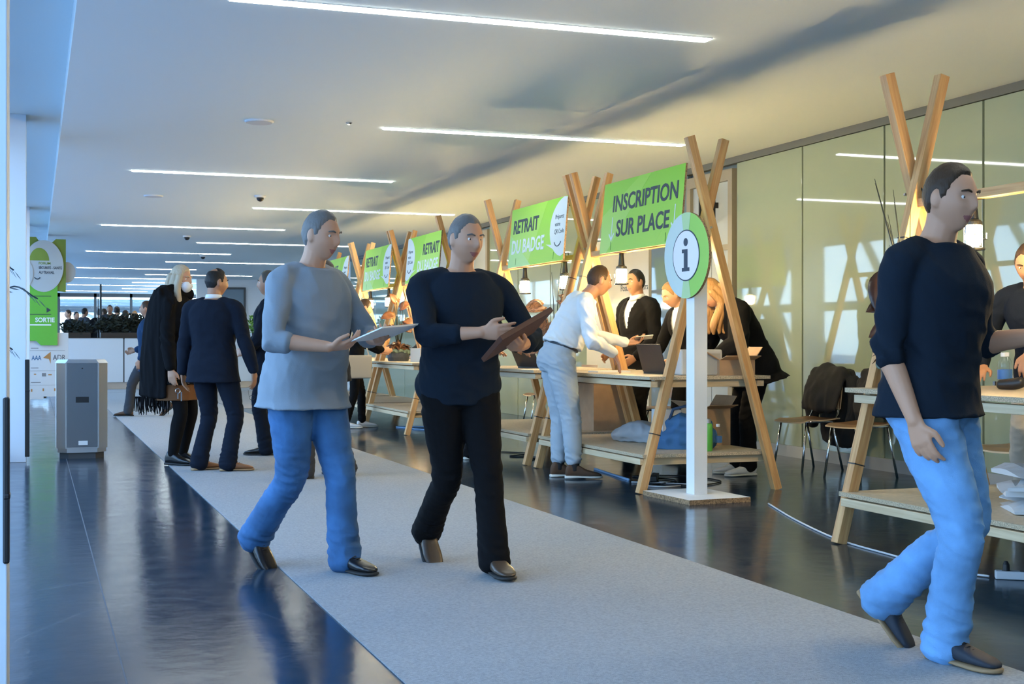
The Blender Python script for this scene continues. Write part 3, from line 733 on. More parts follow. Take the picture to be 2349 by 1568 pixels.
        for sh, el, wr, f, n_, sg in arms:
            k = s*(0.92 if female else 1.0); add = {'sweater': 0.010, 'shirt': 0.012, 'jacket': 0.018, 'coat': 0.024, 'cape': 0.05}[kind]
            inn = Cp + Cr @ Vector((-0.02*s, sg*0.08*s, 0.005*s)); end = o.get('sleeve', 0.96)
            pw = wr if end >= 0.9 else el + (wr-el)*end
            pw2 = el + (wr-el)*min(end, 0.97)
            limb(jb, [inn, sh, sh + (el-sh)*0.4, el, el + (wr-el)*0.35*end, pw2], [(0.056+add)*k, (0.057+add)*k, (0.05+add)*k, (0.043+add)*k, (0.042+add)*k, (o.get('cuff', 0.033)+add*0.7)*k], n=16)
        jm = remesh(jb, vc, 3)
        ez = [a[1] for a in arms]
        def fn(co):
            f = folds(co, 7, 11, seed + 5, 0.9); w = np.full(len(co), 0.0048 if kind != 'cape' else 0.006)
            for e in ez: w = w + 0.010*np.exp(-(((co - np.array(e))**2).sum(1))/(0.09*s)**2)
            for a in arms: w = w + 0.005*np.exp(-(((co - np.array(a[0]))**2).sum(1))/(0.09*s)**2)
            p = np.array(fr(0.12*s)[0]); w = w + (0.004 if kind in ('sweater', 'shirt') else 0.002)*np.exp(-((co[:, 2]-p[2])/0.08)**2)
            if kind in ('sweater', 'shirt'): w = w + 0.0025*np.exp(-((co[:, 2]-p[2]-0.1)/0.12)**2)
            return f*w*o.get('crease', 1.0)
        displace(jm, fn)
        if o.get('vneck'):      # the open front between the lapels
            bmx = bmesh.new(); bmx.from_mesh(jm); p, r_ = fr(0.30*s); ri = r_.inverted(); depth = o['vneck']
            dl = []
            for v in bmx.verts:
                q = ri @ (v.co - p) / s; h = q.z - (0.24 - depth)
                if q.x > 0.03 and h > 0 and abs(q.y) < 0.010 + h*o.get('vwide', 0.20): dl.append(v)
            bmesh.ops.delete(bmx, geom=dl, context='VERTS'); bmx.to_mesh(jm); bmx.free()
        nm = o.get('name', {'sweater': 'sweater', 'shirt': 'shirt', 'jacket': 'jacket', 'coat': 'coat', 'cape': 'coat'}[kind])
        put(jm, nm, m, root)
        if o.get('collar'):
            cb = MB(); pc = Np + Nr @ Vector((-0.004*s, 0, -0.012*s)); n = 28; vs = []
            for dz, rr in ((-0.045, nk+0.020), (0.006, nk+0.008), (0.008, nk+0.003), (-0.02, nk+0.004)):
                for j in range(n):
                    t = 2*math.pi*j/n; dip = 0.02*max(0, math.cos(t))**2
                    vs.append(pc + Nr @ (Vector((math.cos(t)*rr*1.06, math.sin(t)*rr, dz - dip))*s))
            cb.add(vs, [(i*n+j, i*n+(j+1) % n, (i+1) % 4*n+(j+1) % n, (i+1) % 4*n+j) for i in range(4) for j in range(n)])
            cb.build('collar', o['collar'], root, smooth=True)
    # ---- shoes
    if shoes:
        for hip, kn, an, fd, pt, sg in lg:
            if not crowd and not (legs and legs[0] == 'skirt'):
                kb = MB(); kd = (kn-an).normalized(); limb(kb, [an + kd*0.16*s, an + kd*0.06*s, an - kd*0.02*s], [0.05*s, 0.043*s, 0.043*s]); kb.build('sock', M_blackmatte, root, smooth=True)
            hi = shoes[2].get('high', 0.0) if len(shoes) > 2 else 0.0; wd = shoes[2].get('wide', 1.0) if len(shoes) > 2 else 1.0
            fl = (an - Vector((0, 0, 0.085*s)))      # heel point on the ground when flat
            side_ = Vector((-fd.y, fd.x, 0)); ball = fl + fd*0.14*s
            # local frame of the foot pitched about its side axis
            fx = fd*math.cos(pt) - Vector((0, 0, 1))*math.sin(pt); fz = fd*math.sin(pt) + Vector((0, 0, 1))*math.cos(pt)
            org = an - fz*0.085*s
            def sec(xs, prof):
                vs = []; n = 16
                for (x, w_, h0, h1) in prof:
                    for j in range(n):
                        t = 2*math.pi*j/n; ct, st = math.cos(t), math.sin(t)
                        yy = math.copysign(abs(ct)**0.7, ct)*w_*wd; zz = (h0+h1)/2 + math.copysign(abs(st)**0.75, st)*(h1-h0)/2
                        vs.append(org + fx*x*s + side_*yy*s + fz*zz*s)
                k = len(prof)
                return vs, [(i*n+j, i*n+(j+1) % n, (i+1)*n+(j+1) % n, (i+1)*n+j) for i in range(k-1) for j in range(n)] + [tuple(range(n))[::-1], tuple(range((k-1)*n, k*n))]
            up_ = [(-0.068, 0.018, 0.02, 0.06), (-0.062, 0.030, 0.018, 0.085), (-0.04, 0.037, 0.018, 0.095 + hi), (0.0, 0.040, 0.018, 0.098 + hi), (0.04, 0.042, 0.018, 0.088 + hi*0.4), (0.09, 0.047, 0.018, 0.070), (0.14, 0.050, 0.018, 0.056), (0.18, 0.045, 0.018, 0.046), (0.205, 0.032, 0.018, 0.036), (0.215, 0.015, 0.02, 0.028)]
            ub = MB(); v_, f_ = sec(0, up_); ub.add(v_, f_)
            ux = remesh(ub, max(0.006, voxel*0.7), 2); uo = put(ux, 'shoe', shoes[0], root)
            so = [(-0.073, 0.020, 0.0, 0.022), (-0.066, 0.034, 0.0, 0.024), (-0.02, 0.040, 0.0, 0.024), (0.03, 0.040, 0.004, 0.022), (0.06, 0.045, 0.004, 0.02), (0.14, 0.053, 0.0, 0.02), (0.18, 0.048, 0.0, 0.02), (0.208, 0.035, 0.003, 0.02), (0.221, 0.015, 0.006, 0.02)]
            sb = MB(); v_, f_ = sec(0, so); sb.add(v_, f_)
            sb.build('sole', shoes[1], uo, smooth=True)
            if len(shoes) > 2 and shoes[2].get('laces'):
                la = MB()
                for k in range(4):
                    x = 0.055 + 0.018*k; h = 0.088 - 0.0085*k + 0.0
                    la.tube([org + fx*x*s + side_*(-0.02*s) + fz*(h-0.006)*s, org + fx*(x+0.004)*s + fz*(h+0.001)*s, org + fx*x*s + side_*(0.02*s) + fz*(h-0.006)*s], 0.0026*s, 5)
                la.build('laces', shoes[2]['laces'], uo, smooth=True)
    info = dict(root=root, head=Hc, Rh=Rh, fr=fr, s=s, arms=arms, legs=lg, Np=Np, Nr=Nr, Cp=Cp, Cr=Cr)
    if extras: extras(info)
    return info
# ================================================================ DESKS
TZ = 0.872       # top of the desktops
XC = 4.8
DL = 2.2
M_tie = mat('cable_tie', (0.02, 0.02, 0.022), 0.5)
M_ply2 = mat('plywood_board', (0.60, 0.47, 0.31), 0.5, var=0.1, vscale=30, bump=0.04, bscale=100)
def board(name, x0, x1, y0, y1, z0, z1, parent):
    b = MB(); b.add([(x0,y0,z1),(x1,y0,z1),(x1,y1,z1),(x0,y1,z1)], [(0,1,2,3)], 0); b.add([(x0,y0,z0),(x1,y0,z0),(x1,y1,z0),(x0,y1,z0)], [(3,2,1,0)], 0)
    vs = [(x0,y0,z0),(x1,y0,z0),(x1,y1,z0),(x0,y1,z0),(x0,y0,z1),(x1,y0,z1),(x1,y1,z1),(x0,y1,z1)]
    b.add(vs, [(0,1,5,4),(1,2,6,5),(2,3,7,6),(3,0,4,7)], 1)
    return b.build(name, [M_ply, M_plyedge], parent)
def make_desk(label, y, group):
    t = thing('trestle_desk', label, 'desk', (XC, y, 0), 0, group)
    h = 2.67; w = 0.064
    for ye in (0.0, DL):
        s = 1 if ye == 0 else -1
        beam('leg', (-0.56, ye + 0.034*s, 0), (0.14, ye + 0.034*s, h), w, w, M_pine, t)
        beam('leg', (0.56, ye - 0.034*s, 0), (-0.19, ye - 0.034*s, h), w, w, M_pine, t)
        beam('cross_bar', (-0.42, ye + 0.105*s, TZ - 0.055), (0.43, ye + 0.105*s, TZ - 0.055), 0.06, 0.045, M_pinepale, t)
        beam('cross_bar', (-0.50, ye + 0.105*s, 0.235), (0.52, ye + 0.105*s, 0.235), 0.06, 0.045, M_pinepale, t)
        for (px, pz, sl) in ((-0.56 + 0.262*0.44, 0.44, 0.262), (-0.56 + 0.262*1.72, 1.72, 0.262)):
            k = MB(); Mr = Matrix.Rotation(math.atan(sl), 3, 'Y')
            k.box((px, ye + 0.034*s, pz), (w + 0.006, w + 0.006, 0.007), M=Mr); k.build('cable_tie', M_tie, t)
        MB().lathe([(0.008, 0), (0.008, 0.014)], (0, 0, 0), 8).build('bolt', M_steel, t, M=Matrix.Translation((-0.03, ye - (0.066 if s > 0 else -0.066) - (0.007*s), 1.99)) @ Matrix.Rotation(R(90*s), 4, 'X'))
    board('desktop', -0.50, 0.53, 0.005, DL - 0.005, TZ - 0.025, TZ, t)
    board('shelf', -0.55, 0.53, 0.02, DL - 0.02, 0.266, 0.29, t)
    beam('rail', (-0.44, 0.05, TZ - 0.06), (-0.44, DL - 0.05, TZ - 0.06), 0.045, 0.06, M_pinepale, t); beam('rail', (0.47, 0.05, TZ - 0.06), (0.47, DL - 0.05, TZ - 0.06), 0.045, 0.06, M_pinepale, t)
    beam('rail', (-0.53, 0.05, 0.235), (-0.53, DL - 0.05, 0.235), 0.045, 0.055, M_pinepale, t)
    beam('ridge_beam', (-0.02, 0.0, 1.925), (-0.02, DL, 1.925), 0.05, 0.07, M_pine, t)
    return t
DY = [4.15, 8.85, 11.27, 15.40, 17.78, 20.16]
dl = ['nearest A-frame timber desk, with a dark plant and two water bottles on it', 'A-frame timber desk behind the white information post, under the INSCRIPTION SUR PLACE board',
      'A-frame timber desk behind the man in white, under the nearest RETRAIT DU BADGE board', 'A-frame timber desk under the board whose speech bubble is at the left end',
      'fifth A-frame timber desk from the camera, one board beyond the left-bubble board', 'farthest A-frame timber desk of the row, hidden mostly behind the walking man in jeans']
d0 = make_desk(dl[0], DY[0], 'A-frame registration desks')
for y, l in zip(DY[1:], dl[1:]): dup(d0, (XC, y, 0), label=l)

# ---------------------------------------------------------------- cage lamps on the ridge beams
def make_lamp():
    t = thing('cage_lamp', '', 'lamp', (0, 0, 0), 0, 'cage lamps on the desk frames')
    MB().lathe([(0.012, 0.30), (0.018, 0.295), (0.021, 0.24), (0.027, 0.17), (0.030, 0.155)], n=16).build('handle', M_black, t, smooth=True)
    MB().lathe([(0.030, 0.158), (0.040, 0.152), (0.047, 0.145), (0.047, 0.128), (0.044, 0.126)], n=20).build('cap', mat('lamp_cap', (0.1, 0.085, 0.06), 0.45, 0.4), t)
    MB().lathe([(0.045, 0.127), (0.046, 0.02), (0.040, 0.008)], n=20).build('glass_jar', M_jar, t, smooth=True)
    MB().lathe([(0.012, 0.126), (0.036, 0.124), (0.041, 0.115), (0.042, 0.05), (0.038, 0.022), (0.012, 0.016)], n=14).build('bulb', M_lampbulb, t, smooth=True)
    g = MB()
    for k in range(6):
        a = 2*math.pi*k/6 + 0.3; g.tube([(0.05*math.cos(a), 0.05*math.sin(a), 0.13), (0.051*math.cos(a), 0.051*math.sin(a), 0.004)], 0.0022, 5)
    for z in (0.075,):
        g.tube([(0.051*math.cos(2*math.pi*j/24), 0.051*math.sin(2*math.pi*j/24), z) for j in range(25)], 0.002, 5, caps=False)
    g.build('cage', M_chrome, t)
    MB().lathe([(0.046, 0.006), (0.062, 0.004), (0.062, -0.008), (0.046, -0.008), (0.046, 0.006)], n=24).build('bottom_ring', MATS['lamp_cap'], t)
    MB().tube([(0.05, 0, 0.05), (0.075, 0, 0.055), (0.075, 0, 0.085)], 0.004, 6).build('hook', M_chrome, t)
    MB().tube([(0, 0, 0.295), (0, 0, 0.345), (-0.03, 0, 0.35), (-0.035, 0, 0.30)], 0.005, 6).build('cord', M_cable, t)
    return t
lamp = make_lamp(); LZ = 1.635
lamps = [(0, 1.70, 'cage lamp hanging beside the dark plant, at the nearest desk'), (0, 0.5, 'unseen cage lamp at the near end of the nearest desk, added for ceiling light'), (1, 0.42, 'lit cage lamp hidden behind the round information sign'), (1, 1.55, 'lit cage lamp hanging in front of the face of the man in the black suit'),  # second lamp of the nearest desk: out of view, added to light the ceiling
         (2, 0.42, 'lit cage lamp hanging above the striped leaves behind the man in white'), (2, 1.52, 'lit cage lamp under the word BADGE of the first RETRAIT DU BADGE board'), (3, 0.45, 'lit cage lamp behind the man carrying a brown folder'), (3, 1.45, 'lit cage lamp under the left-bubble board'),
         (4, 0.6, 'lit cage lamp above the brown plant of the fifth desk, nearer one'), (4, 1.7, 'lit cage lamp above the brown plant of the fifth desk, farther one'), (5, 0.6, 'lit cage lamp at the farthest desk, nearer one'), (5, 1.6, 'lit cage lamp at the farthest desk, farther one')]
for i, (d, y, l) in enumerate(lamps):
    p = (XC - 0.02, DY[d] + y, LZ)
    if i == 0: lamp.location = p; lamp['label'] = l; lamp.rotation_euler[2] = -0.3
    else: dup(lamp, p, rz=0.7*i, label=l)
tag(MB().tube([(XC - 0.02, DY[0]+1.70, 1.965), (XC - 0.02, DY[0]+2.0, 1.967), (XC - 0.02, DY[0]+2.12, 1.975), (XC - 0.03, DY[0]+2.14, 2.02), (XC + 0.02, DY[0]+2.1, 1.9), (XC + 0.16, DY[0]+2.14, 1.3), (XC + 0.33, DY[0]+2.10, 0.88)], 0.0045, 6).build('cable', M_cable, smooth=True), 'black cord running along the ridge beam of the nearest desk to its lamp', 'cable')

# ---------------------------------------------------------------- green signs
def sign_green(name, c1, c2):
    m = bpy.data.materials.new(name); m.use_nodes = True; MATS[name] = m; n = m.node_tree; b = n.nodes['Principled BSDF']; b.inputs['Roughness'].default_value = 0.6
    t = n.nodes.new('ShaderNodeTexCoord'); s = n.nodes.new('ShaderNodeSeparateXYZ'); r = n.nodes.new('ShaderNodeValToRGB')
    mr = n.nodes.new('ShaderNodeMapRange'); mr.inputs['From Min'].default_value = -0.3; mr.inputs['From Max'].default_value = 0.3
    n.links.new(t.outputs['Object'], s.inputs[0]); n.links.new(s.outputs['Y'], mr.inputs[0]); n.links.new(mr.outputs[0], r.inputs[0]); n.links.new(r.outputs[0], b.inputs['Base Color'])
    r.color_ramp.elements[0].color = (*c1, 1); r.color_ramp.elements[1].color = (*c2, 1); return m
M_sg = [sign_green('sign_green_print', (0.42, 0.70, 0.10), (0.30, 0.62, 0.03)), sign_green('sign_green_print_pale', (0.52, 0.75, 0.20), (0.36, 0.66, 0.05)), sign_green('sign_green_print_light', (0.50, 0.75, 0.32), (0.38, 0.68, 0.08)), mat('sign_bubble', (0.72, 0.76, 0.74), 0.6)]
def bubble(x0, x1, h, right=True):
    """speech bubble touching one end of the board: outline in sign space"""
    pts = []; w = x1 - x0
    for k in range(17):
        a = -math.pi/2 + math.pi*k/16
        pts.append((math.cos(a), math.sin(a)))
    P = [(x1, h*0.97)] 
    for k in range(1, 16):
        a = math.pi/2 + math.pi*k/16
        P.append((x1 + math.cos(a)*w, 0.02 + math.sin(a)*h*0.95 + 0.0))
        if k == 11: P.append((x0 - 0.075, -h*0.42))
    P.append((x1, -h*0.80))
    if not right: P = [(x0 + x1 - x, y) for x, y in P][::-1]; P = [(x - (x0 + x1) + (x0 + x1), y) for x, y in P]
    return P
def board_sign(label, y_left, kind, wdt=1.5, hgt=0.60, x=XC-0.20, zc=2.185, tilt=5.0, group='green boards on the desk frames'):
    """y_left: world Y of the end that is at the left as one reads it"""
    t = thing('hanging_sign', label, 'sign', (0, 0, 0), 0, group)
    t.matrix_local = Matrix.Translation((x, y_left - wdt/2, zc)) @ Matrix.Rotation(R(tilt), 4, 'Y') @ MX
    a, b = wdt/2, hgt/2
    p = MB(); p.prism([(-a,-b),(a,-b),(a,b),(-a,b)], -0.016, 0, 0, 1)
    p.build('board', [M_sg[0], M_cardedge], t)
    f = MB()
    def facet(poly, mi, z=0.0008): f.prism(poly, 0.0002, z, mi)
    if kind == 'inscription':
        facet([(-0.05, b), (0.16, b), (-0.62, -b), (-a, -b), (-a, 0.02)], 1); facet([(0.16, b), (a, b), (a, 0.12), (0.3, -b), (-0.1, -b)], 0, 0.0006)
    elif kind == 'left':
        facet([(a, b), (0.1, b), (-0.35, -b), (a, -b)], 1)
    else:
        facet([(-a, 0.05), (-0.1, -b), (-a, -b)], 2); facet([(-a, b), (0.25, b), (-0.2, -b), (-a, 0.0)], 1, 0.0006)
    f.build('print', M_sg, t)
    if kind == 'inscription':
        text('INSCRIPTION', -0.54, 0.045, 0.0015, 0.14, M_text, t, width=1.20, bold=0.022); text('SUR PLACE', -0.44, -0.17, 0.0015, 0.14, M_text, t, width=0.98, bold=0.022)
        for xx in (-0.53, 0.63):
            k = MB().prism([(xx-0.007, 0.0), (xx-0.007, -0.19), (xx+0.007, -0.19), (xx+0.007, 0.0)], 0.001, 0.002)
            k.prism([(xx, -0.205), (xx-0.055, -0.145), (xx-0.045, -0.135), (xx, -0.182), (xx+0.045, -0.135), (xx+0.055, -0.145)], 0.001, 0.0022); k.build('arrow', M_textwhite, t)
    else:
        lf = kind == 'left'
        B = MB().prism(bubble(0.36, a, b) if not lf else [(-x_, y_) for x_, y_ in bubble(0.36, a, b)][::-1], 0.001, 0.0018); B.build('speech_bubble', M_sg[3], t)
        if lf:
            text('RETRAIT', a - 0.05, 0.045, 0.002, 0.14, M_text, t, width=0.70, bold=0.025, align='RIGHT'); text('DU BADGE', a - 0.05, -0.16, 0.002, 0.14, M_textwhite, t, width=0.90, bold=0.025, align='RIGHT')
        else:
            text('RETRAIT', -a + 0.09, 0.045, 0.002, 0.14, M_text, t, width=0.70, bold=0.025); text('DU BADGE', -a + 0.08, -0.16, 0.002, 0.14, M_textwhite, t, width=0.90, bold=0.025)
        bxm = 0.585 if not lf else -0.585
        for k, s_ in enumerate(('Pr\u00e9parez', 'votre', 'QR Code')): text(s_, bxm - 0.10, 0.10 - 0.07*k, 0.002, 0.044, M_text, t, align='LEFT')
        sm = MB(); sm.tube([(bxm + 0.085*math.cos(R(q)), -0.10 + 0.06*math.sin(R(q)), 0.0022) for q in range(200, 341, 14)], 0.005, 6); sm.build('smile', M_text, t)
    tb = MB()
    for xx in (-a + 0.22, a - 0.25): tb.prism([(xx-0.004, -b+0.02), (xx+0.004, -b+0.02), (xx+0.004, -b+0.09), (xx-0.004, -b+0.09)], 0.001, 0.002)
    tb.build('fixing_slot', mat('slot_green', (0.08, 0.25, 0.03), 0.7), t)
    return t
board_sign('green board reading INSCRIPTION SUR PLACE with two white arrows', 10.40, 'inscription')
board_sign('nearest green RETRAIT DU BADGE board, bubble at its right end, over the white sweater', 12.74, 'right')
board_sign('green board with its speech bubble at the left end', 16.75, 'left')
board_sign('green RETRAIT DU BADGE board next beyond the left-bubble board, bubble at its right end', 19.12, 'right')
board_sign('farthest green board of the row, half hidden behind the walking man in jeans', 21.75, 'right')

# ---------------------------------------------------------------- information post
t = thing('information_post', 'white information post with a round green i sign, in front of a desk', 'sign', (4.50, 8.49, 0), R(3.5))
b = MB(); b.prism([(-0.26,-0.33),(0.24,-0.33),(0.24,0.33),(-0.26,0.33)], 0, 0.034, 0, 1); b.build('base_plate', [M_white, M_cardedge], t)
MB().bx(-0.055, 0.055, -0.055, 0.055, 0.034, 1.82).build('post', M_whitegloss, t, bevel=0.002)
dsc = bpy.data.objects.new('disc', None)
r0 = 0.31
circ = lambda r, n=56, a0=0.0, a1=2*math.pi: [(r*math.cos(a0+(a1-a0)*k/n), r*math.sin(a0+(a1-a0)*k/n)) for k in range(n)]
d = MB().prism(circ(r0), -0.02, 0, 0, 1)
half = [(r0*math.cos(a), r0*math.sin(a)) for a in [math.pi/2 + math.pi*k/28 for k in range(29)]]
d.prism(half + [(0, 0.0)], 0.0002, 0.0008, 2)
wedge = [(0, 0)] + [(r0*math.cos(R(a)), r0*math.sin(R(a))) for a in range(78, 103, 4)]
d.prism(wedge, 0.0008, 0.0014, 3); d.prism([(0, 0)] + [(r0*math.cos(R(a)), r0*math.sin(R(a))) for a in range(258, 283, 4)], 0.0008, 0.0014, 3)
disc = d.build('disc', [mat('disc_green', (0.30, 0.60, 0.10), 0.55), M_cardedge, mat('disc_pale', (0.56, 0.68, 0.66), 0.55), mat('disc_mid', (0.44, 0.64, 0.34), 0.55)], t)
disc.matrix_local = Matrix.Translation((-0.056, 0.02, 1.755)) @ Matrix.Translation((-0.021, 0, 0)) @ MX
MB().prism(circ(0.186), 0.0014, 0.003).build('ring', mat('ring_navy', (0.012, 0.03, 0.06), 0.5), disc); MB().prism(circ(0.177), 0.003, 0.004).build('inner_disc', M_white, disc)
i_ = MB().prism([(-0.052,-0.115),(0.052,-0.115),(0.052,-0.088),(0.026,-0.088),(0.026,0.045),(-0.052,0.045),(-0.052,0.018),(-0.024,0.018),(-0.024,-0.088),(-0.052,-0.088)], 0.004, 0.0055)
i_.prism([(0.001 + 0.029*math.cos(q), 0.096 + 0.029*math.sin(q)) for q in [2*math.pi*k/24 for k in range(24)]], 0.004, 0.0055); i_.build('letter', MATS['ring_navy'], disc)

# ---------------------------------------------------------------- litter bin
t = thing('litter_bin', 'grey metal litter bin with chamfered corners beside the white column', 'bin', (0.43, 13.62, 0))
o8 = lambda a, c: [(-a+c,-a),(a-c,-a),(a,-a+c),(a,a-c),(a-c,a),(-a+c,a),(-a,a-c),(-a,-a+c)]
MB().prism(o8(0.205, 0.08), 0, 0.06).build('base', M_dgrey, t); MB().prism(o8(0.225, 0.085), 0.06, 0.10).build('plinth', M_steel, t)
MB().prism(o8(0.238, 0.088), 0.10, 0.93).build('body', M_steel, t, bevel=0.004)
MB().bx(-0.14, 0.14, -0.245, -0.236, 0.115, 0.925).build('door', M_steeldk, t, bevel=0.003)
p = MB().bx(-0.155, -0.145, -0.25, -0.236, 0.105, 0.93).bx(0.145, 0.155, -0.25, -0.236, 0.105, 0.93); p.build('edge_strip', M_steel, t)
lid = MB(); a0, a1 = o8(0.246, 0.092), o8(0.215, 0.085); vs = [(x, y, 0.925) for x, y in a0] + [(x, y, 0.96) for x, y in a1]
lid.add(vs, [tuple(range(8))[::-1], tuple(range(8, 16))] + [(i, (i+1) % 8, 8+(i+1) % 8, 8+i) for i in range(8)]); lid.build('lid', M_steel, t)
MB().bx(-0.06, 0.06, -0.2475, -0.244, 0.545, 0.60).build('recessed_handle', M_black, t, bevel=0.012); MB().bx(-0.035, 0.05, -0.2465, -0.244, 0.135, 0.175).build('sticker', M_paper, t); MB().ball((0.0, -0.246, 0.875), 0.008, 8).build('lock', M_black, t)

# ---------------------------------------------------------------- totem at the far left
M_olive = mat('totem_olive', (0.18, 0.26, 0.035), 0.7, var=0.25, vscale=1.4); M_totgreen = mat('totem_green', (0.13, 0.44, 0.04), 0.7); M_totgrey = mat('totem_grey', (0.42, 0.46, 0.47), 0.7); M_totwhite = mat('totem_white', (0.60, 0.61, 0.60), 0.7)
t = thing('totem_sign', 'tall layered card totem with green SORTIE panel beyond the white column', 'sign', (0.0, 25.6, 0))
MXt = Matrix.Rotation(R(90), 4, 'X')
def lay(name, poly, z0, z1, m, edge=None):
    o = MB().prism(poly, z0, z1, 0, 1).build(name, [m, edge or M_cardedge], t); o.matrix_local = MXt; return o
lay('back_panel', [(-0.7,0.08),(0.15,0.08),(0.15,0.13),(0.58,0.13),(0.58,1.3),(-0.7,1.3)], -0.3, -0.02, M_totwhite)
lay('top_panel', [(-0.7,2.05),(0.0,2.05),(0.1,2.12),(0.52,2.05),(0.535,2.05),(0.535,3.02),(0.36,3.02),(0.30,2.96),(0.08,2.96),(0.02,3.05),(-0.7,3.05)], -0.1, 0.0, M_olive)
lay('middle_panel', [(-0.7,1.15),(0.02,1.15),(0.10,1.07),(0.39,1.07),(0.39,2.16),(-0.7,2.16)], -0.12, 0.03, M_totgreen)
lay('post', [(-0.3,0.1),(0.2,0.1),(0.2,3.0),(-0.3,3.0)], -0.25, -0.12, M_grey)
el = lambda cx, cy, rx, ry, n=48: [(cx + rx*math.cos(2*math.pi*k/n), cy + ry*math.sin(2*math.pi*k/n)) for k in range(n)]
lay('oval', el(0.15, 2.52, 0.345, 0.475), 0.0, 0.035, M_totgrey); lay('oval', el(-0.25, 2.38, 0.22, 0.30), 0.035, 0.05, M_totgrey); lay('side_disc', el(0.56, 2.42, 0.15, 0.19), -0.16, -0.12, M_totgrey)
hf = [(0.075 + 0.17*math.cos(R(a)), 2.62 + 0.23*math.sin(R(a))) for a in range(0, 181, 9)]; lay('half_oval', hf, 0.035, 0.038, M_olive)
def tt(s, x, z, h, m, dep, **k):
    o = text(s, 0, 0, 0, h, m, t, **k); o.matrix_local = Matrix.Translation((x, -dep, z)) @ MXt; return o
tt('FORUM', 0.065, 2.55, 0.045, M_olive, 0.037, bold=0.02); tt('S\u00c9CURIT\u00c9 - SANT\u00c9', 0.065, 2.465, 0.05, M_text, 0.037, bold=0.02, width=0.4); tt('AU TRAVAIL', 0.065, 2.38, 0.05, M_text, 0.037, bold=0.02, width=0.27)
sm = MB().tube([(0.04 + 0.05*math.cos(R(q)), -0.04, 2.33 + 0.05*math.sin(R(q))) for q in range(200, 341, 14)], 0.009, 6); sm.build('smile', M_text, t)
tt('SORTIE', 0.005, 1.495, 0.085, M_textwhite, 0.033, bold=0.03, width=0.335)
ln = MB().bx(-0.6, 0.28, -0.034, -0.03, 1.43, 1.455).build('line', M_textwhite, t); ln = MB().bx(-0.6, 0.28, -0.034, -0.03, 1.965, 1.975).bx(-0.6, 0.28, -0.034, -0.03, 1.63, 1.64).build('line', M_text, t)
o = MB().prism([(0, 0), (0, 0.10), (0.075, 0.05)], 0, 0.003).build('arrow', M_text, t); o.matrix_local = Matrix.Translation((0.20, -0.031, 1.665)) @ MXt
tt('ADR', 0.31, 0.80, 0.10, M_text, -0.019, width=0.22, bold=0.0); tt('AAA', -0.06, 0.80, 0.085, mat('logo_blue', (0.03, 0.12, 0.25), 0.6), -0.019, width=0.17, bold=0.02)
o = MB().prism([(0, 0), (0.13, 0.11), (0.13, -0.11), (0.10, -0.02)], 0, 0.003).build('logo_mark', mat('logo_orange', (0.45, 0.2, 0.05), 0.6), t); o.matrix_local = Matrix.Translation((0.14, 0.019, 0.84)) @ MXt
lg_ = MB()
for z in (0.97, 0.60, 0.34): lg_.bx(-0.10, 0.52, 0.017, 0.019, z, z + 0.004)
for z in (1.01, 0.65, 0.385): lg_.bx(-0.07, 0.06 if z > 0.5 else 0.1, 0.017, 0.019, z, z + 0.012)
lg_.bx(0.12, 0.19, 0.017, 0.019, 0.50, 0.56); lg_.build('small_print', mat('print_grey', (0.2, 0.2, 0.2), 0.7), t)
lg_ = MB().bx(-0.02, 0.02, 0.017, 0.019, 0.53, 0.55).bx(0.23, 0.29, 0.017, 0.019, 0.52, 0.54).bx(-0.07, -0.045, 0.017, 0.019, 0.22, 0.27).bx(0.13, 0.155, 0.017, 0.019, 0.23, 0.28).bx(0.33, 0.355, 0.017, 0.019, 0.23, 0.28); lg_.build('logo_mark', MATS['logo_orange'], t)

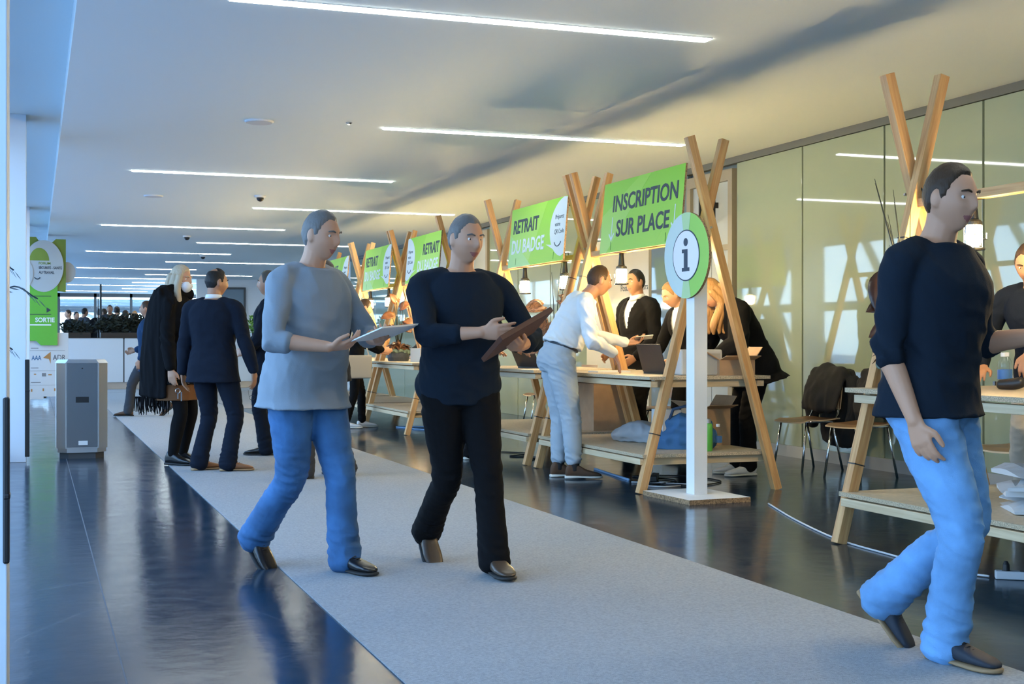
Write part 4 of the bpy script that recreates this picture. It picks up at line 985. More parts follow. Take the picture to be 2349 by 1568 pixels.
# ---------------------------------------------------------------- chairs
def make_chair():
    t = thing('stacking_chair', '', 'chair', (0, 0, 0), 0, 'plywood chairs behind the desks')   # faces -y, seat front at y=-0.2
    def shell(name, f, nx, ny, m):
        b = MB(); vs = []
        for k in (0, 1):
            for j in range(ny + 1):
                for i in range(nx + 1): p = f(i/nx, j/ny); vs.append((p[0], p[1], p[2] - 0.011*k if name == 'seat' else p[2]) if name == 'seat' else (p[0], p[1] + 0.011*k, p[2]))
        N = (nx+1)*(ny+1); fs = []
        for j in range(ny):
            for i in range(nx):
                a = j*(nx+1)+i; fs.append((a, a+1, a+nx+2, a+nx+1)); fs.append((N+a, N+a+nx+1, N+a+nx+2, N+a+1))
        ed = [i for i in range(nx+1)] + [j*(nx+1)+nx for j in range(1, ny+1)] + [ny*(nx+1)+i for i in range(nx-1, -1, -1)] + [j*(nx+1) for j in range(ny-1, 0, -1)]
        e = len(ed)
        b.add(vs, fs); b.add([], [])
        for k in range(e): b.f.append([ed[k], N+ed[k], N+ed[(k+1) % e], ed[(k+1) % e]]); b.m.append(1)
        return b.build(name, m, t, smooth=False)
    MS = [mat('seat_ply', (0.16, 0.085, 0.04), 0.4), mat('ply_edge', (0.6, 0.45, 0.28), 0.6)]
    def seat(u, v):
        y = -0.21 + 0.42*v; z = 0.46 - 0.035*max(0, 0.18 - v)**1.2*6 - 0.012*math.sin(math.pi*min(1, v*1.1)); wv = 0.21 - 0.02*abs(v-0.5)*2
        return ((u-0.5)*2*wv, y, z - 0.008*math.cos((u-0.5)*math.pi) + 0.004)
    shell('seat', seat, 10, 12, MS)
    def back(u, v):
        z = 0.54 + 0.30*v; wv = 0.19 - 0.015*v
        return ((u-0.5)*2*wv, 0.205 + 0.055*v + 0.022*math.cos((u-0.5)*math.pi), z)
    shell('backrest', back, 10, 8, MS)
    for sx in (-1, 1):
        MB().tube([(sx*0.17, -0.15, 0.435), (sx*0.19, -0.22, 0.0)], 0.0105, 8).build('leg', M_chrome, t, smooth=True); MB().tube([(sx*0.17, 0.14, 0.435), (sx*0.19, 0.24, 0.0)], 0.0105, 8).build('leg', M_chrome, t, smooth=True)
        MB().tube([(sx*0.17, -0.17, 0.435), (sx*0.17, 0.16, 0.435), (sx*0.17, 0.21, 0.50), (sx*0.15, 0.275, 0.82)], 0.0105, 8).build('side_rail', M_chrome, t, smooth=True)
    MB().tube([(-0.17, 0.0, 0.43), (0.17, 0.0, 0.43)], 0.009, 8).build('cross_rail', M_chrome, t, smooth=True)
    return t
ch = make_chair()
spots = [(6.42, 10.05, -82, 'brown plywood chair by the glass wall, long black coat over its back'), (6.45, 9.30, -75, 'plywood chair with chrome legs, closest to the nearest desk, dark jacket on its back'),
         (6.05, 12.35, -90, 'plywood chair seen under the post desk, behind the black-suited man'), (6.3, 16.2, -95, 'plywood chair under the first RETRAIT DU BADGE board, beyond its desk'), (6.35, 15.3, -80, 'second plywood chair beyond the desk with the striped plant'), (6.0, 6.9, -90, 'plywood chair standing behind the nearest desk, by its rear leg')]
for i, (x, y, a, l) in enumerate(spots):
    if i == 0: ch.location = (x, y, 0); ch.rotation_euler = (0, 0, R(a)); ch['label'] = l
    else: dup(ch, (x, y, 0), R(a), l)
M_coat = mat('black_wool', (0.010, 0.010, 0.011), 0.9, bump=0.2, bscale=150)
def coat_on(label, x, y, a, lo, seed, sx=1.0):
    b = MB()
    limb(b, [(-0.19*sx, 0.26, 0.84), (0, 0.27, 0.885), (0.19*sx, 0.26, 0.84)], [0.05, 0.06, 0.05])
    limb(b, [(0, 0.34, 0.86), (0.02, 0.37, 0.6), (0.0, 0.36, lo + 0.06)], [(0.21*sx, 0.05), (0.25*sx, 0.06), (0.20*sx, 0.045)], ref=(1, 0, 0))
    limb(b, [(0, 0.24, 0.86), (0, 0.17, 0.68), (0, 0.13, 0.53)], [(0.20*sx, 0.04), (0.22*sx, 0.05), (0.20*sx, 0.04)], ref=(1, 0, 0))
    limb(b, [(-0.23*sx, 0.3, 0.8), (-0.29*sx, 0.32, 0.6), (-0.27*sx, 0.33, 0.38)], [0.055, 0.06, 0.05]); limb(b, [(0.23*sx, 0.3, 0.8), (0.28*sx, 0.28, 0.6), (0.25*sx, 0.26, 0.42)], [0.055, 0.06, 0.05])
    me = remesh(b, 0.014, 3); displace(me, lambda co: 0.016*folds(co, 8, 5, seed))
    o = put(me, 'coat', M_coat, None); o.location = (x, y, 0); o.rotation_euler = (0, 0, R(a)); tag(o, label, 'coat')
coat_on('long black coat hung over the back of the chair next to the post desk', 6.42, 10.05, -82, 0.16, 3, 1.1)
coat_on('short black jacket over the back of the chair closest to the nearest desk', 6.45, 9.30, -75, 0.42, 9, 0.9)

# ---------------------------------------------------------------- bottles, laptops, boxes
M_label = mat('bottle_label', (0.05, 0.16, 0.42), 0.5)
def make_bottle():
    t = thing('water_bottle', '', 'bottle', (0, 0, 0), 0, 'small water bottles')
    pr = [(0.028, 0.0), (0.032, 0.006)] + [(0.032 - 0.0015*(k % 2), 0.02 + 0.012*k) for k in range(9)] + [(0.032, 0.135), (0.026, 0.155), (0.014, 0.175), (0.012, 0.182)]
    MB().lathe(pr, n=18).build('body', M_pet, t, smooth=True); MB().lathe([(0.0325, 0.055), (0.0328, 0.057), (0.0328, 0.105), (0.0325, 0.107)], n=18).build('label_band', M_label, t, smooth=True)
    MB().lathe([(0.015, 0.178), (0.0155, 0.198), (0.014, 0.2)], n=14).build('cap', M_white, t)
    return t
bt = make_bottle()
bots = [(4.99, 5.86, TZ, 'water bottle on the nearest desk, left one of the pair'), (5.06, 5.92, TZ, 'water bottle on the nearest desk, behind its twin'), (4.72, 9.22, TZ, 'water bottle beside the dark laptop of the post desk'), (4.80, 12.78, TZ, 'water bottle behind the open laptop at the first RETRAIT DU BADGE board'), (5.02, 9.12, 0.29, 'water bottle on the low shelf beside the green flask'),
        (4.95, 17.0, 0.29, 'water bottle on the low shelf of the left-bubble desk, farther one'), (4.9, 16.2, 0.29, 'water bottle on the low shelf of the left-bubble desk, nearer one')]
for i, (x, y, z, l) in enumerate(bots):
    if i == 0: bt.location = (x, y, z); bt['label'] = l
    else: dup(bt, (x, y, z), 0.6*i, l)
def laptop(label, x, y, a, open_=105):
    t = thing('laptop', label, 'laptop', (x, y, TZ), R(a))        # screen back faces -x
    MB().bx(0, 0.235, -0.17, 0.17, 0, 0.016).build('base', M_black, t, bevel=0.003); MB().bx(0.03, 0.15, -0.15, 0.15, 0.0165, 0.018).build('keyboard', M_dgrey, t)
    s = MB().bx(-0.008, 0.0, -0.17, 0.17, 0.0, 0.235).build('screen', mat('laptop_lid', (0.03, 0.026, 0.025), 0.45), t, bevel=0.002); s.matrix_local = Matrix.Translation((0.002, 0, 0.017)) @ Matrix.Rotation(R(90 - open_), 4, 'Y')
    MB().tube([(0, -0.12, 0.016), (0, 0.12, 0.016)], 0.007, 8).build('hinge', M_black, t)
laptop('open dark laptop on the post desk, in front of the man in white', 4.74, 9.66, 8, 107)
laptop('open dark laptop on the desk under the first RETRAIT DU BADGE board', 4.62, 12.25, 20, 118)
t = thing('printer_box', 'pale grey plastic case standing on the desk behind the post', 'case', (4.86, 9.18, TZ), R(-8)); MB().bx(-0.17, 0.17, -0.13, 0.13, 0, 0.20).build('body', mat('pale_plastic', (0.5, 0.53, 0.54), 0.4), t, bevel=0.015); MB().bx(-0.13, 0.15, -0.132, -0.128, 0.015, 0.17).build('front_panel', mat('grey_plastic', (0.36, 0.38, 0.38), 0.45), t); MB().bx(-0.16, 0.16, -0.12, 0.12, -0.0, 0.01).build('foot', M_black, t)
def carton(label, x, y, z, d, a, flaps=True, m=None, nm='cardboard_box'):
    t = thing(nm, label, 'box', (x, y, z), R(a)); m = m or M_card; dx, dy, dz = d; w = 0.006
    b = MB().bx(-dx/2, dx/2, -dy/2, dy/2, 0, w).bx(-dx/2, -dx/2+w, -dy/2, dy/2, w, dz).bx(dx/2-w, dx/2, -dy/2, dy/2, w, dz).bx(-dx/2+w, dx/2-w, -dy/2, -dy/2+w, w, dz).bx(-dx/2+w, dx/2-w, dy/2-w, dy/2, w, dz); b.build('body', m, t)
    if flaps:
        for sx, sy, an in ((1, 0, 35), (-1, 0, 60), (0, -1, 75)):
            l = (dx if sy else dy); f = MB().box((0, 0, 0.06), (l*0.98 if sy else 0.005, 0.005 if sy else l*0.98, 0.12)).build('flap', m, t)
            rot = Matrix.Rotation(R(an)*sx, 4, 'Y') if sx else Matrix.Rotation(R(-an)*sy, 4, 'X')
            f.matrix_local = Matrix.Translation((sx*(dx/2-0.003), sy*(dy/2-0.003), dz)) @ rot
    else: MB().bx(-dx/2, dx/2, -dy/2, dy/2, dz, dz + 0.006).bx(-0.03, 0.03, -dy/2-0.001, dy/2+0.001, dz, dz + 0.0075).build('lid', m, t)
carton('open cardboard box on the desk at the right of the grey case', 5.12, 9.10, TZ, (0.30, 0.24, 0.12), -4)
carton('large brown cardboard box on the low shelf behind the legs of the man in white', 5.12, 11.66, 0.29, (0.36, 0.50, 0.44), 3, False)
carton('open cardboard box on the low shelf above the blue bag', 5.18, 9.62, 0.29, (0.28, 0.30, 0.30), 6)
carton('white carton standing on the low shelf beside the post', 4.72, 9.42, 0.29, (0.16, 0.2, 0.30), 0, False, mat('white_carton', (0.55, 0.56, 0.56), 0.7))
carton('cardboard box on the left-bubble desk, in front of the dark-haired woman', 4.75, 16.35, TZ, (0.30, 0.36, 0.17), 5, False, mat('pale_carton', (0.55, 0.5, 0.42), 0.7))
tag(MB().prism([(-0.15,-0.105),(0.15,-0.105),(0.15,0.105),(-0.15,0.105)], 0, 0.012).build('paper_stack', M_paper, loc=(4.62, 10.3, TZ)), 'stack of white paper on the desk in front of the man in white', 'paper')
t = thing('flask', 'green drinking flask on the low shelf beside the blue bag', 'bottle', (4.88, 9.02, 0.29)); MB().lathe([(0.030, 0), (0.034, 0.005), (0.034, 0.19), (0.028, 0.21), (0.02, 0.215)], n=18).build('body', mat('flask_green', (0.10, 0.42, 0.06), 0.35), t, smooth=True); MB().lathe([(0.021, 0.212), (0.021, 0.245), (0.017, 0.25)], n=16).build('cap', M_steel, t)
# bags
def soft(label, name, cat_, loc, a, parts, m, vox=0.012, fold=0.012, seed=1, extra=None):
    b = MB(); parts(b); me = remesh(b, vox, 4); displace(me, lambda co: fold*folds(co, 9, 9, seed)); n = len(me.vertices)
    o = put(me, name, m, None); o.location = loc; o.rotation_euler = (0, 0, R(a)); tag(o, label, cat_)
    if extra: extra(o)
    return o
M_blue = mat('blue_canvas', (0.035, 0.13, 0.30), 0.85, bump=0.2, bscale=200)
def bag_parts(b): limb(b, [(-0.20, 0, 0.085), (0, 0, 0.085), (0.20, 0, 0.085)], [(0.13, 0.08), (0.15, 0.085), (0.13, 0.08)], ref=(0, 1, 0)); limb(b, [(-0.17, 0, 0.18), (0, 0, 0.20), (0.17, 0, 0.17)], [(0.08, 0.07), (0.1, 0.08), (0.08, 0.07)], ref=(0, 1, 0)); b.box((0, 0, 0.05), (0.42, 0.24, 0.10))
def bag_extra(o):
    for s in (-1, 1): MB().tube([(-0.12, s*0.07, 0.22), (-0.09, s*0.05, 0.31), (0, s*0.04, 0.335), (0.09, s*0.05, 0.31), (0.12, s*0.07, 0.21)], 0.012, 8).build('handle', mat('navy_strap', (0.02, 0.05, 0.11), 0.8), o, smooth=True)
soft('large blue canvas bag on the low shelf at the right of the post', 'tote_bag', 'bag', (4.83, 9.30, 0.29), -35, bag_parts, M_blue, extra=bag_extra, seed=4)
M_paleblue = mat('pale_blue_cloth', (0.38, 0.41, 0.45), 0.85)
soft('pale blue-grey soft bag slumped on the low shelf beside the white carton', 'soft_bag', 'bag', (4.78, 10.05, 0.29), -60, lambda b: (limb(b, [(-0.2, 0, 0.05), (0, 0, 0.09), (0.2, 0, 0.07)], [(0.12, 0.05), (0.14, 0.09), (0.1, 0.06)], ref=(0, 1, 0)), b.box((0, 0, 0.03), (0.4, 0.2, 0.05))), M_paleblue, seed=6)
# paper bags on the low shelf of the nearest desk
M_kraft = mat('white_paper_bag', (0.56, 0.58, 0.60), 0.75, bump=0.1, bscale=30)
pbl = ['bottom white paper bag of the flattened heap on the nearest low shelf', 'second paper bag of the flattened heap, pointing outwards', 'third paper bag of the flattened heap on the nearest low shelf', 'fourth paper bag of the heap, tilted', 'top white paper bag of the flattened heap on the nearest low shelf']
for k in range(5):
    b = MB(); rows = 7; vs = []
    for i in range(rows):
        u = i/(rows-1); x = -0.26 + 0.52*u; zz = 0.018*math.sin(u*5 + k)
        for (yy, z) in ((-0.17, 0.0), (-0.172, 0.012), (-0.1 + 0.02*math.sin(k+i), 0.030), (0.1, 0.034 + 0.008*math.sin(2*k+i)), (0.172, 0.012), (0.17, 0.0)):
            vs.append((x + (0.03 if i in (0, rows-1) and yy*((-1)**k) > 0 else 0), yy, max(z + zz*(z > 0.005), 0) ))
    fs = [(i*6+j, i*6+(j+1) % 6, (i+1)*6+(j+1) % 6, (i+1)*6+j) for i in range(rows-1) for j in range(6)] + [tuple(range(6))[::-1], tuple(range((rows-1)*6, rows*6))]
    o = b.add(vs, fs).build('paper_bag', M_kraft, None, loc=(4.72 + 0.03*math.sin(k*2), 5.22 + 0.05*math.cos(k*3), 0.291 + 0.042*k)); o.rotation_euler = (0.0, 0.02*(-1)**k, R(60 + 22*math.sin(k*1.7)))
    tag(o, pbl[k], 'bag', 'paper bags heaped on the shelf')
# scanner at the right edge
t = thing('badge_scanner', 'black handheld scanner lying under a hand on the nearest desk', 'scanner', (4.89, 5.70, TZ), R(-70)); sc_ = MB(); limb(sc_, [(-0.05, 0, 0.03), (0.03, 0, 0.035), (0.07, 0, 0.045)], [(0.036, 0.028), (0.034, 0.032), (0.028, 0.03)], ref=(0, 1, 0)); put(remesh(sc_, 0.006, 2), 'body', M_black, t); MB().box((-0.078, 0, 0.036), (0.012, 0.036, 0.022)).build('window', M_chrome, t)

# ---------------------------------------------------------------- plants
M_leafdk = mat('dark_leaf', (0.035, 0.014, 0.009), 0.28, var=0.4, vscale=14); M_leafbr = mat('brown_leaf', (0.11, 0.042, 0.015), 0.5, var=0.5, vscale=18); M_stem = mat('dark_stem', (0.015, 0.022, 0.015), 0.6)
M_leafst = mat('striped_leaf', (0.22, 0.10, 0.045), 0.4, var=0.8, vscale=30, stretch=(1, 6, 1)); M_moss = mat('grey_moss', (0.14, 0.2, 0.17), 0.9, var=0.7, vscale=40, bump=0.6, bscale=80); M_pot = mat('slate_pot', (0.045, 0.058, 0.078), 0.55, var=0.25, vscale=20)
def leaf(c, d, up, L, Wd, m, parent, droop=0.25, heart=True, name='leaf'):
    c, d, up = Vector(c), Vector(d).normalized(), Vector(up); s = d.cross(up).normalized(); n = s.cross(d)
    b = MB(); vs = []; N = 9
    for k in (0, 1):
        for i in range(N + 1):
            u = i/N; w = Wd*(math.sin(math.pi*min(1, u*0.93 + 0.07))**0.7)*(1 - 0.35*u) if heart else Wd*math.sin(math.pi*(0.04 + 0.94*u))
            p = c + d*L*u - n*droop*L*u*u
            for j, a in enumerate((-1, -0.5, 0, 0.5, 1)):
                back = -0.22*L*abs(a)*(1-u)**3 if heart else 0
                vs.append(p + s*w*a + n*(0.25*w*abs(a) - 0.003*k) + d*back)
    M_ = (N+1)*5; fs = []
    for i in range(N):
        for j in range(4): a = i*5+j; fs.append((a, a+1, a+6, a+5)); fs.append((M_+a, M_+a+5, M_+a+6, M_+a+1))
    for i in range(N): fs.append((i*5, i*5+5, M_+i*5+5, M_+i*5)); fs.append((i*5+4, M_+i*5+4, M_+i*5+9, i*5+9))
    return b.add(vs, fs).build(name, m, parent, smooth=True)
def arrangement(label, x, y, leaves, grass, mleaf, seed, a=0, spad=True, flowers=True):
    rnd = random.Random(seed); t = thing('plant_arrangement', label, 'plant', (x, y, TZ), R(a))
    MB().lathe([(0.135, 0), (0.14, 0.012), (0.15, 0.05), (0.15, 0.105), (0.142, 0.12), (0.13, 0.12)], n=36).build('pot', M_pot, t)
    mb = MB()
    for k in range(26):
        q = 2*math.pi*k/26; rr = 0.13 + 0.02*rnd.random(); mb.ball((rr*math.cos(q), rr*math.sin(q), 0.12 + 0.03*rnd.random()), 0.022 + 0.016*rnd.random(), 8)
    put(remesh(mb, 0.008, 1), 'moss', M_moss, t)
    mb = MB()
    for k in range(46):
        q = rnd.random()*6.28; rr = 0.13*rnd.random()**0.5; z = 0.13 + 0.17*(1 - rr/0.15)*rnd.random() + 0.02; mb.ball((rr*math.cos(q), rr*math.sin(q), z), (0.018 + 0.03*rnd.random(), 0.018 + 0.03*rnd.random(), 0.014 + 0.02*rnd.random()), 8)
    me = remesh(mb, 0.008, 1); displace(me, lambda co: 0.014*folds(co, 40, 40, seed)); put(me, 'foliage', M_leafbr, t)
    for k in range(14):
        q = 6.28*k/14; rr = 0.09 + 0.05*rnd.random(); leaf((rr*0.6*math.cos(q), rr*0.6*math.sin(q), 0.16 + 0.09*rnd.random()), (math.cos(q), math.sin(q), 0.4*rnd.random()), (0, 0, 1), 0.09 + 0.04*rnd.random(), 0.04, M_leafbr if k % 3 else M_leafdk, t, 0.5, False)
    for (lx, ly, lz, dx, dy, dz, L, Wd) in leaves:
        leaf((lx, ly, lz), (dx, dy, dz), (-0.45 + 0.3*math.sin(7*lz), -0.8, 0.5), L*1.12, Wd*1.3, mleaf, t, 0.28)
        MB().tube([(0.02*lx, 0.02*ly, 0.14), (lx*0.5, ly*0.5, lz*0.62), (lx, ly, lz)], [0.006, 0.005, 0.0035], 6).build('stem', M_stem, t, smooth=True)
        if flowers and rnd.random() < 0.6: MB().tube([(lx, ly, lz), (lx + dx*0.02 - 0.01, ly + dy*0.02, lz + 0.03), (lx + dx*0.06, ly + dy*0.06, lz + 0.045)], [0.005, 0.007, 0.003], 6).build('spadix', mat('spadix', (0.55, 0.45, 0.3), 0.5), t, smooth=True)
    for k in range(grass):
        q = rnd.random()*6.28; hgt = 0.6 + 0.45*rnd.random(); r1 = 0.08 + 0.14*rnd.random()
        MB().tube([(0.03*math.cos(q), 0.03*math.sin(q), 0.15), (0.5*r1*math.cos(q), 0.5*r1*math.sin(q), 0.15 + hgt*0.6), (r1*1.2*math.cos(q), r1*1.2*math.sin(q), 0.15 + hgt)], [0.005, 0.004, 0.0015], 5).build('grass_blade', M_stem, t, smooth=True)
    return t
# leaves given in the concourse frame: -x towards the aisle; picture left is (-0.94, 0.34), picture right (0.94, -0.34)
def pl(u, w=0.0): return (u*0.94 + w*0.34, -u*0.34 + w*0.94)
def lv(u, z, du, dz, L, Wd, w=0.0, dw=-0.4):
    p = pl(u, w); d = pl(du, dw); return (p[0], p[1], z, d[0], d[1], dz, L, Wd)
L0 = [lv(-0.10, 0.62, -0.5, -0.75, 0.20, 0.085, 0, -0.5), lv(0.02, 0.66, 0.8, 0.55, 0.20, 0.055), lv(-0.03, 0.50, -1.0, -0.2, 0.20, 0.06), lv(0.08, 0.53, 0.75, -0.35, 0.19, 0.06), lv(0.16, 0.68, 0.9, 0.1, 0.10, 0.03), lv(-0.06, 0.36, -1, -0.3, 0.16, 0.055), lv(0.06, 0.34, 0.9, -0.3, 0.17, 0.05)]
arrangement('dark-leaved plant with tall grass in a slate bowl on the nearest desk', 4.52, 6.06, L0, 11, M_leafdk, 5)
L2 = [lv(-0.12, 0.60, -0.9, -0.1, 0.16, 0.07), lv(0.06, 0.66, 0.7, -0.2, 0.18, 0.065), lv(0.16, 0.66, 0.9, 0.1, 0.17, 0.05), lv(-0.06, 0.44, -0.4, -0.6, 0.15, 0.07), lv(-0.1, 0.24, -0.9, -0.4, 0.16, 0.06), lv(0.0, 0.38, 0.4, -0.6, 0.14, 0.06)]
arrangement('plant with striped brown leaves on the desk behind the man in white', 4.62, 11.55, L2, 3, M_leafst, 8)
L3 = [lv(-0.08, 0.62, -0.9, -0.1, 0.14, 0.06), lv(0.03, 0.72, 0.5, 0.3, 0.15, 0.06), lv(0.10, 0.55, 0.8, -0.2, 0.14, 0.05), lv(-0.06, 0.45, -0.8, -0.5, 0.16, 0.07), lv(0.06, 0.5, 0.6, -0.5, 0.15, 0.06), lv(-0.02, 0.8, -0.4, 0.5, 0.13, 0.05)]
arrangement('brown-leaved plant on the left-bubble desk, near its far trestle', 4.62, 17.25, L3, 3, M_leafbr, 12)

# greenery on the far counter
def bushy(label, name, loc, rx, ry, rz_, n, m, ls, seed, kind=None):
    rnd = random.Random(seed); b = MB()
    for k in range(n):
        a = rnd.random()*6.28; e = math.asin(rnd.random()*1.6 - 0.6) if True else 0; rr = rnd.random()**0.4
        c = Vector((rx*rr*math.cos(a)*math.cos(e), ry*rr*math.sin(a)*math.cos(e), rz_*(0.5 + 0.5*rr*math.sin(e)))); d = Vector((rnd.uniform(-1, 1), rnd.uniform(-1, 1), rnd.uniform(-.5, 1))).normalized(); s = d.orthogonal().normalized()
        l = ls*(0.6 + 0.8*rnd.random()); o_ = len(b.v); b.add([c, c + d*l*0.5 + s*l*0.22, c + d*l, c + d*l*0.5 - s*l*0.22], [(0, 1, 2, 3)])
    t = thing(name, label, 'plant', loc); b.build('foliage', m, t); MB().bx(-rx*0.8, rx*0.8, -ry*0.8, ry*0.8, 0, 0.12).build('planter', M_black, t)
    return t
M_bushdk = mat('dark_foliage', (0.02, 0.026, 0.016), 0.7, var=0.4, vscale=10); M_bushgr = mat('green_foliage', (0.10, 0.26, 0.03), 0.55, var=0.4, vscale=10)
bushy('dark bushy plant row standing on the far white counter', 'planter_bush', (2.25, 33.25, 1.236), 0.95, 0.22, 0.55, 1500, M_bushdk, 0.12, 2)
bushy('smaller dark plant at the left end of the far white counter', 'planter_bush', (0.95, 33.25, 1.236), 0.38, 0.2, 0.4, 500, M_bushdk, 0.10, 3)
bushy('bright green leafy plant on the far counter, right of the man in the navy suit', 'potted_plant', (5.35, 33.25, 1.236), 0.32, 0.2, 0.6, 700, M_bushgr, 0.11, 4)
tag(MB().tube([(1.52, 33.9, 0.32), (1.52, 33.9, 2.55)], 0.025, 8).tube([(1.46, 33.9, 0.9), (1.46, 33.9, 2.2)], 0.012, 6).lathe([(0.15, 0.32), (0.15, 0.34)], (1.52, 33.9, 0), 16).build('stand_pole', M_black), 'thin black upright pole standing among the far crowd', 'pole')
# fern leaning in from the window side
t = thing('potted_palm', 'palm behind the nearest white column, only its feathery frond tips showing', 'plant', (-0.33, 5.3, 0))
MB().lathe([(0.10, 0), (0.13, 0.3), (0.12, 0.3)], n=24).build('pot', M_pot, t)
rnd = random.Random(3); M_palm = mat('palm_leaf', (0.02, 0.045, 0.055), 0.5)
for k, (tx, tz) in enumerate(((0.34, 1.29), (0.255, 1.40), (0.25, 1.10))):
    b = MB(); P = [Vector((0, 0, 0.3)), Vector((tx*0.25, 0.1*k - 0.1, tz*0.9)), Vector((tx*0.7, 0.1*k - 0.1, tz + 0.04)), Vector((tx, 0.1*k - 0.1, tz))]; Q = [Vector(p) for p in catmull([list(p) for p in P], 6)]
    b.tube(Q, [0.003]*len(Q), 5)
    for i in range(8, len(Q)):
        d = (Q[i] - Q[i-1]).normalized()
        for s in (-1, 1):
            e = (d + Vector((0, 0.9*s, -0.5))).normalized()*0.055; b.add([Q[i], Q[i] + e*0.5 + Vector((0, 0, 0.002)), Q[i] + e, Q[i] + e*0.5 - Vector((0, 0, 0.002))], [(0, 1, 2, 3)])
    b.build('frond', M_palm, t)

# ---------------------------------------------------------------- cables and sockets on the floor
def cable(label, pts, m, r=0.005, name='cable'):
    P = [Vector(p) for p in catmull(pts, 8)]; tag(MB().tube(P, r, 6).build(name, m, smooth=True), label, 'cable')
t = thing('power_strip', 'white power strip lying under the nearest desk', 'power strip', (4.42, 5.05, 0), R(-35)); MB().bx(-0.13, 0.13, -0.025, 0.025, 0.001, 0.04).build('body', M_cablewhite, t, bevel=0.006)
for k in range(3): MB().lathe([(0.02, 0.0401), (0.019, 0.0415)], (-0.08 + 0.08*k, 0, 0), 14).build('socket', M_dgrey, t)
for k in (0, 2): MB().lathe([(0.017, 0.0416), (0.016, 0.07), (0.008, 0.085)], (-0.08 + 0.08*k, 0, 0), 12).build('plug', M_black, t)
cable('pale cable along the floor from the nearest desk towards the post', [(4.8, 8.0, 0.006), (4.52, 7.2, 0.006), (4.30, 6.4, 0.006), (4.25, 5.8, 0.006), (4.22, 5.35, 0.006), (4.30, 5.15, 0.008)], M_cablewhite, 0.006)
cable('white cable looping beside the power strip under the nearest desk', [(4.54, 4.97, 0.02), (4.5, 4.75, 0.007), (4.38, 4.72, 0.007), (4.3, 4.55, 0.007), (4.45, 4.4, 0.05), (4.55, 4.25, 0.007)], M_cablewhite, 0.005)
cable('black cable looping under the shelf behind the post', [(4.5, 9.3, 0.007), (4.9, 9.6, 0.007), (4.7, 10.0, 0.007), (5.1, 9.9, 0.007), (5.2, 9.4, 0.007), (4.8, 9.2, 0.007), (4.6, 9.55, 0.007)], M_cable, 0.006)
cable('white cable lying on the floor left of the post, under the shelf', [(4.45, 9.35, 0.007), (4.62, 9.2, 0.007), (4.85, 9.3, 0.007), (4.7, 9.45, 0.007), (4.5, 9.6, 0.007)], M_cablewhite, 0.005)
cable('blue-white cable straight along the floor beside the brown shoes', [(4.55, 9.75, 0.008), (4.6, 10.2, 0.008), (4.66, 10.7, 0.008)], mat('cable_blue', (0.25, 0.4, 0.6), 0.5), 0.011)
cable('black cable tangle on the floor under the first RETRAIT DU BADGE desk', [(4.35, 11.6, 0.007), (4.6, 12.0, 0.007), (4.4, 12.2, 0.007), (4.7, 12.4, 0.007), (4.3, 12.9, 0.007)], M_cable, 0.006)
t = thing('power_strip', 'black power strip under the desk behind the post', 'power strip', (4.78, 9.75, 0), R(60)); MB().bx(-0.15, 0.15, -0.028, 0.028, 0.001, 0.045).build('body', M_black, t, bevel=0.006)
for k in range(3): MB().lathe([(0.02, 0.0451), (0.019, 0.046)], (-0.09 + 0.09*k, 0, 0), 14).build('socket', M_dgrey, t)
cable('blue cable coil on the floor under the left-bubble desk', [(4.6, 15.8, 0.008), (4.9, 16.1, 0.008), (4.6, 16.4, 0.008), (4.9, 16.7, 0.008), (4.5, 16.9, 0.008), (4.7, 16.2, 0.008)], MATS['cable_blue'], 0.01)
# ================================================================ THE PEOPLE
V = Vector
def cloth(name, c, b=0.12, s=220): return mat(name, c, 0.9, bump=b, bscale=s, spec=0.15)
C_navy = cloth('navy_suiting', (0.007, 0.011, 0.021)); C_navy2 = cloth('navy_jersey', (0.009, 0.016, 0.027)); C_blackc = cloth('black_cloth', (0.005, 0.005, 0.006)); C_char = cloth('charcoal_cloth', (0.04, 0.044, 0.052))
C_white = cloth('white_knit', (0.74, 0.77, 0.79), 0.2, 300); C_shirt = cloth('white_shirt', (0.75, 0.77, 0.79)); C_chino = cloth('pale_blue_chino', (0.40, 0.47, 0.54), 0.2, 260)
C_jeans = mat('blue_denim', (0.038, 0.125, 0.28), 0.85, bump=0.2, bscale=300, var=0.35, vscale=5); C_jeans2 = mat('light_denim', (0.14, 0.32, 0.58), 0.85, bump=0.2, bscale=300, var=0.3, vscale=5)
C_grey = cloth('grey_blue_shirt', (0.25, 0.29, 0.33)); C_brown = cloth('brown_tweed', (0.16, 0.075, 0.035), 0.3, 120); C_bluec = cloth('blue_coat', (0.015, 0.04, 0.09)); C_beige = cloth('beige_cloth', (0.36, 0.33, 0.28))
L_tan = mat('tan_leather', (0.24, 0.10, 0.04), 0.4); L_black = mat('black_leather', (0.01, 0.01, 0.011), 0.25); L_brown = mat('brown_suede', (0.09, 0.045, 0.022), 0.8, bump=0.2, bscale=150); L_brown2 = mat('brown_leather', (0.075, 0.048, 0.03), 0.35)
L_white = mat('white_leather', (0.72, 0.72, 0.72), 0.5); L_sole = mat('dark_sole', (0.02, 0.018, 0.016), 0.7); L_soletan = mat('tan_sole', (0.32, 0.2, 0.1), 0.7); L_solew = mat('white_sole', (0.68, 0.66, 0.6), 0.7); L_navy = mat('navy_suede', (0.016, 0.022, 0.034), 0.7)
def hairm(n, c): return mat('hair_' + n, c, 0.5, bump=0.25, bscale=220, stretch=(1, 1, 0.12), spec=0.3)
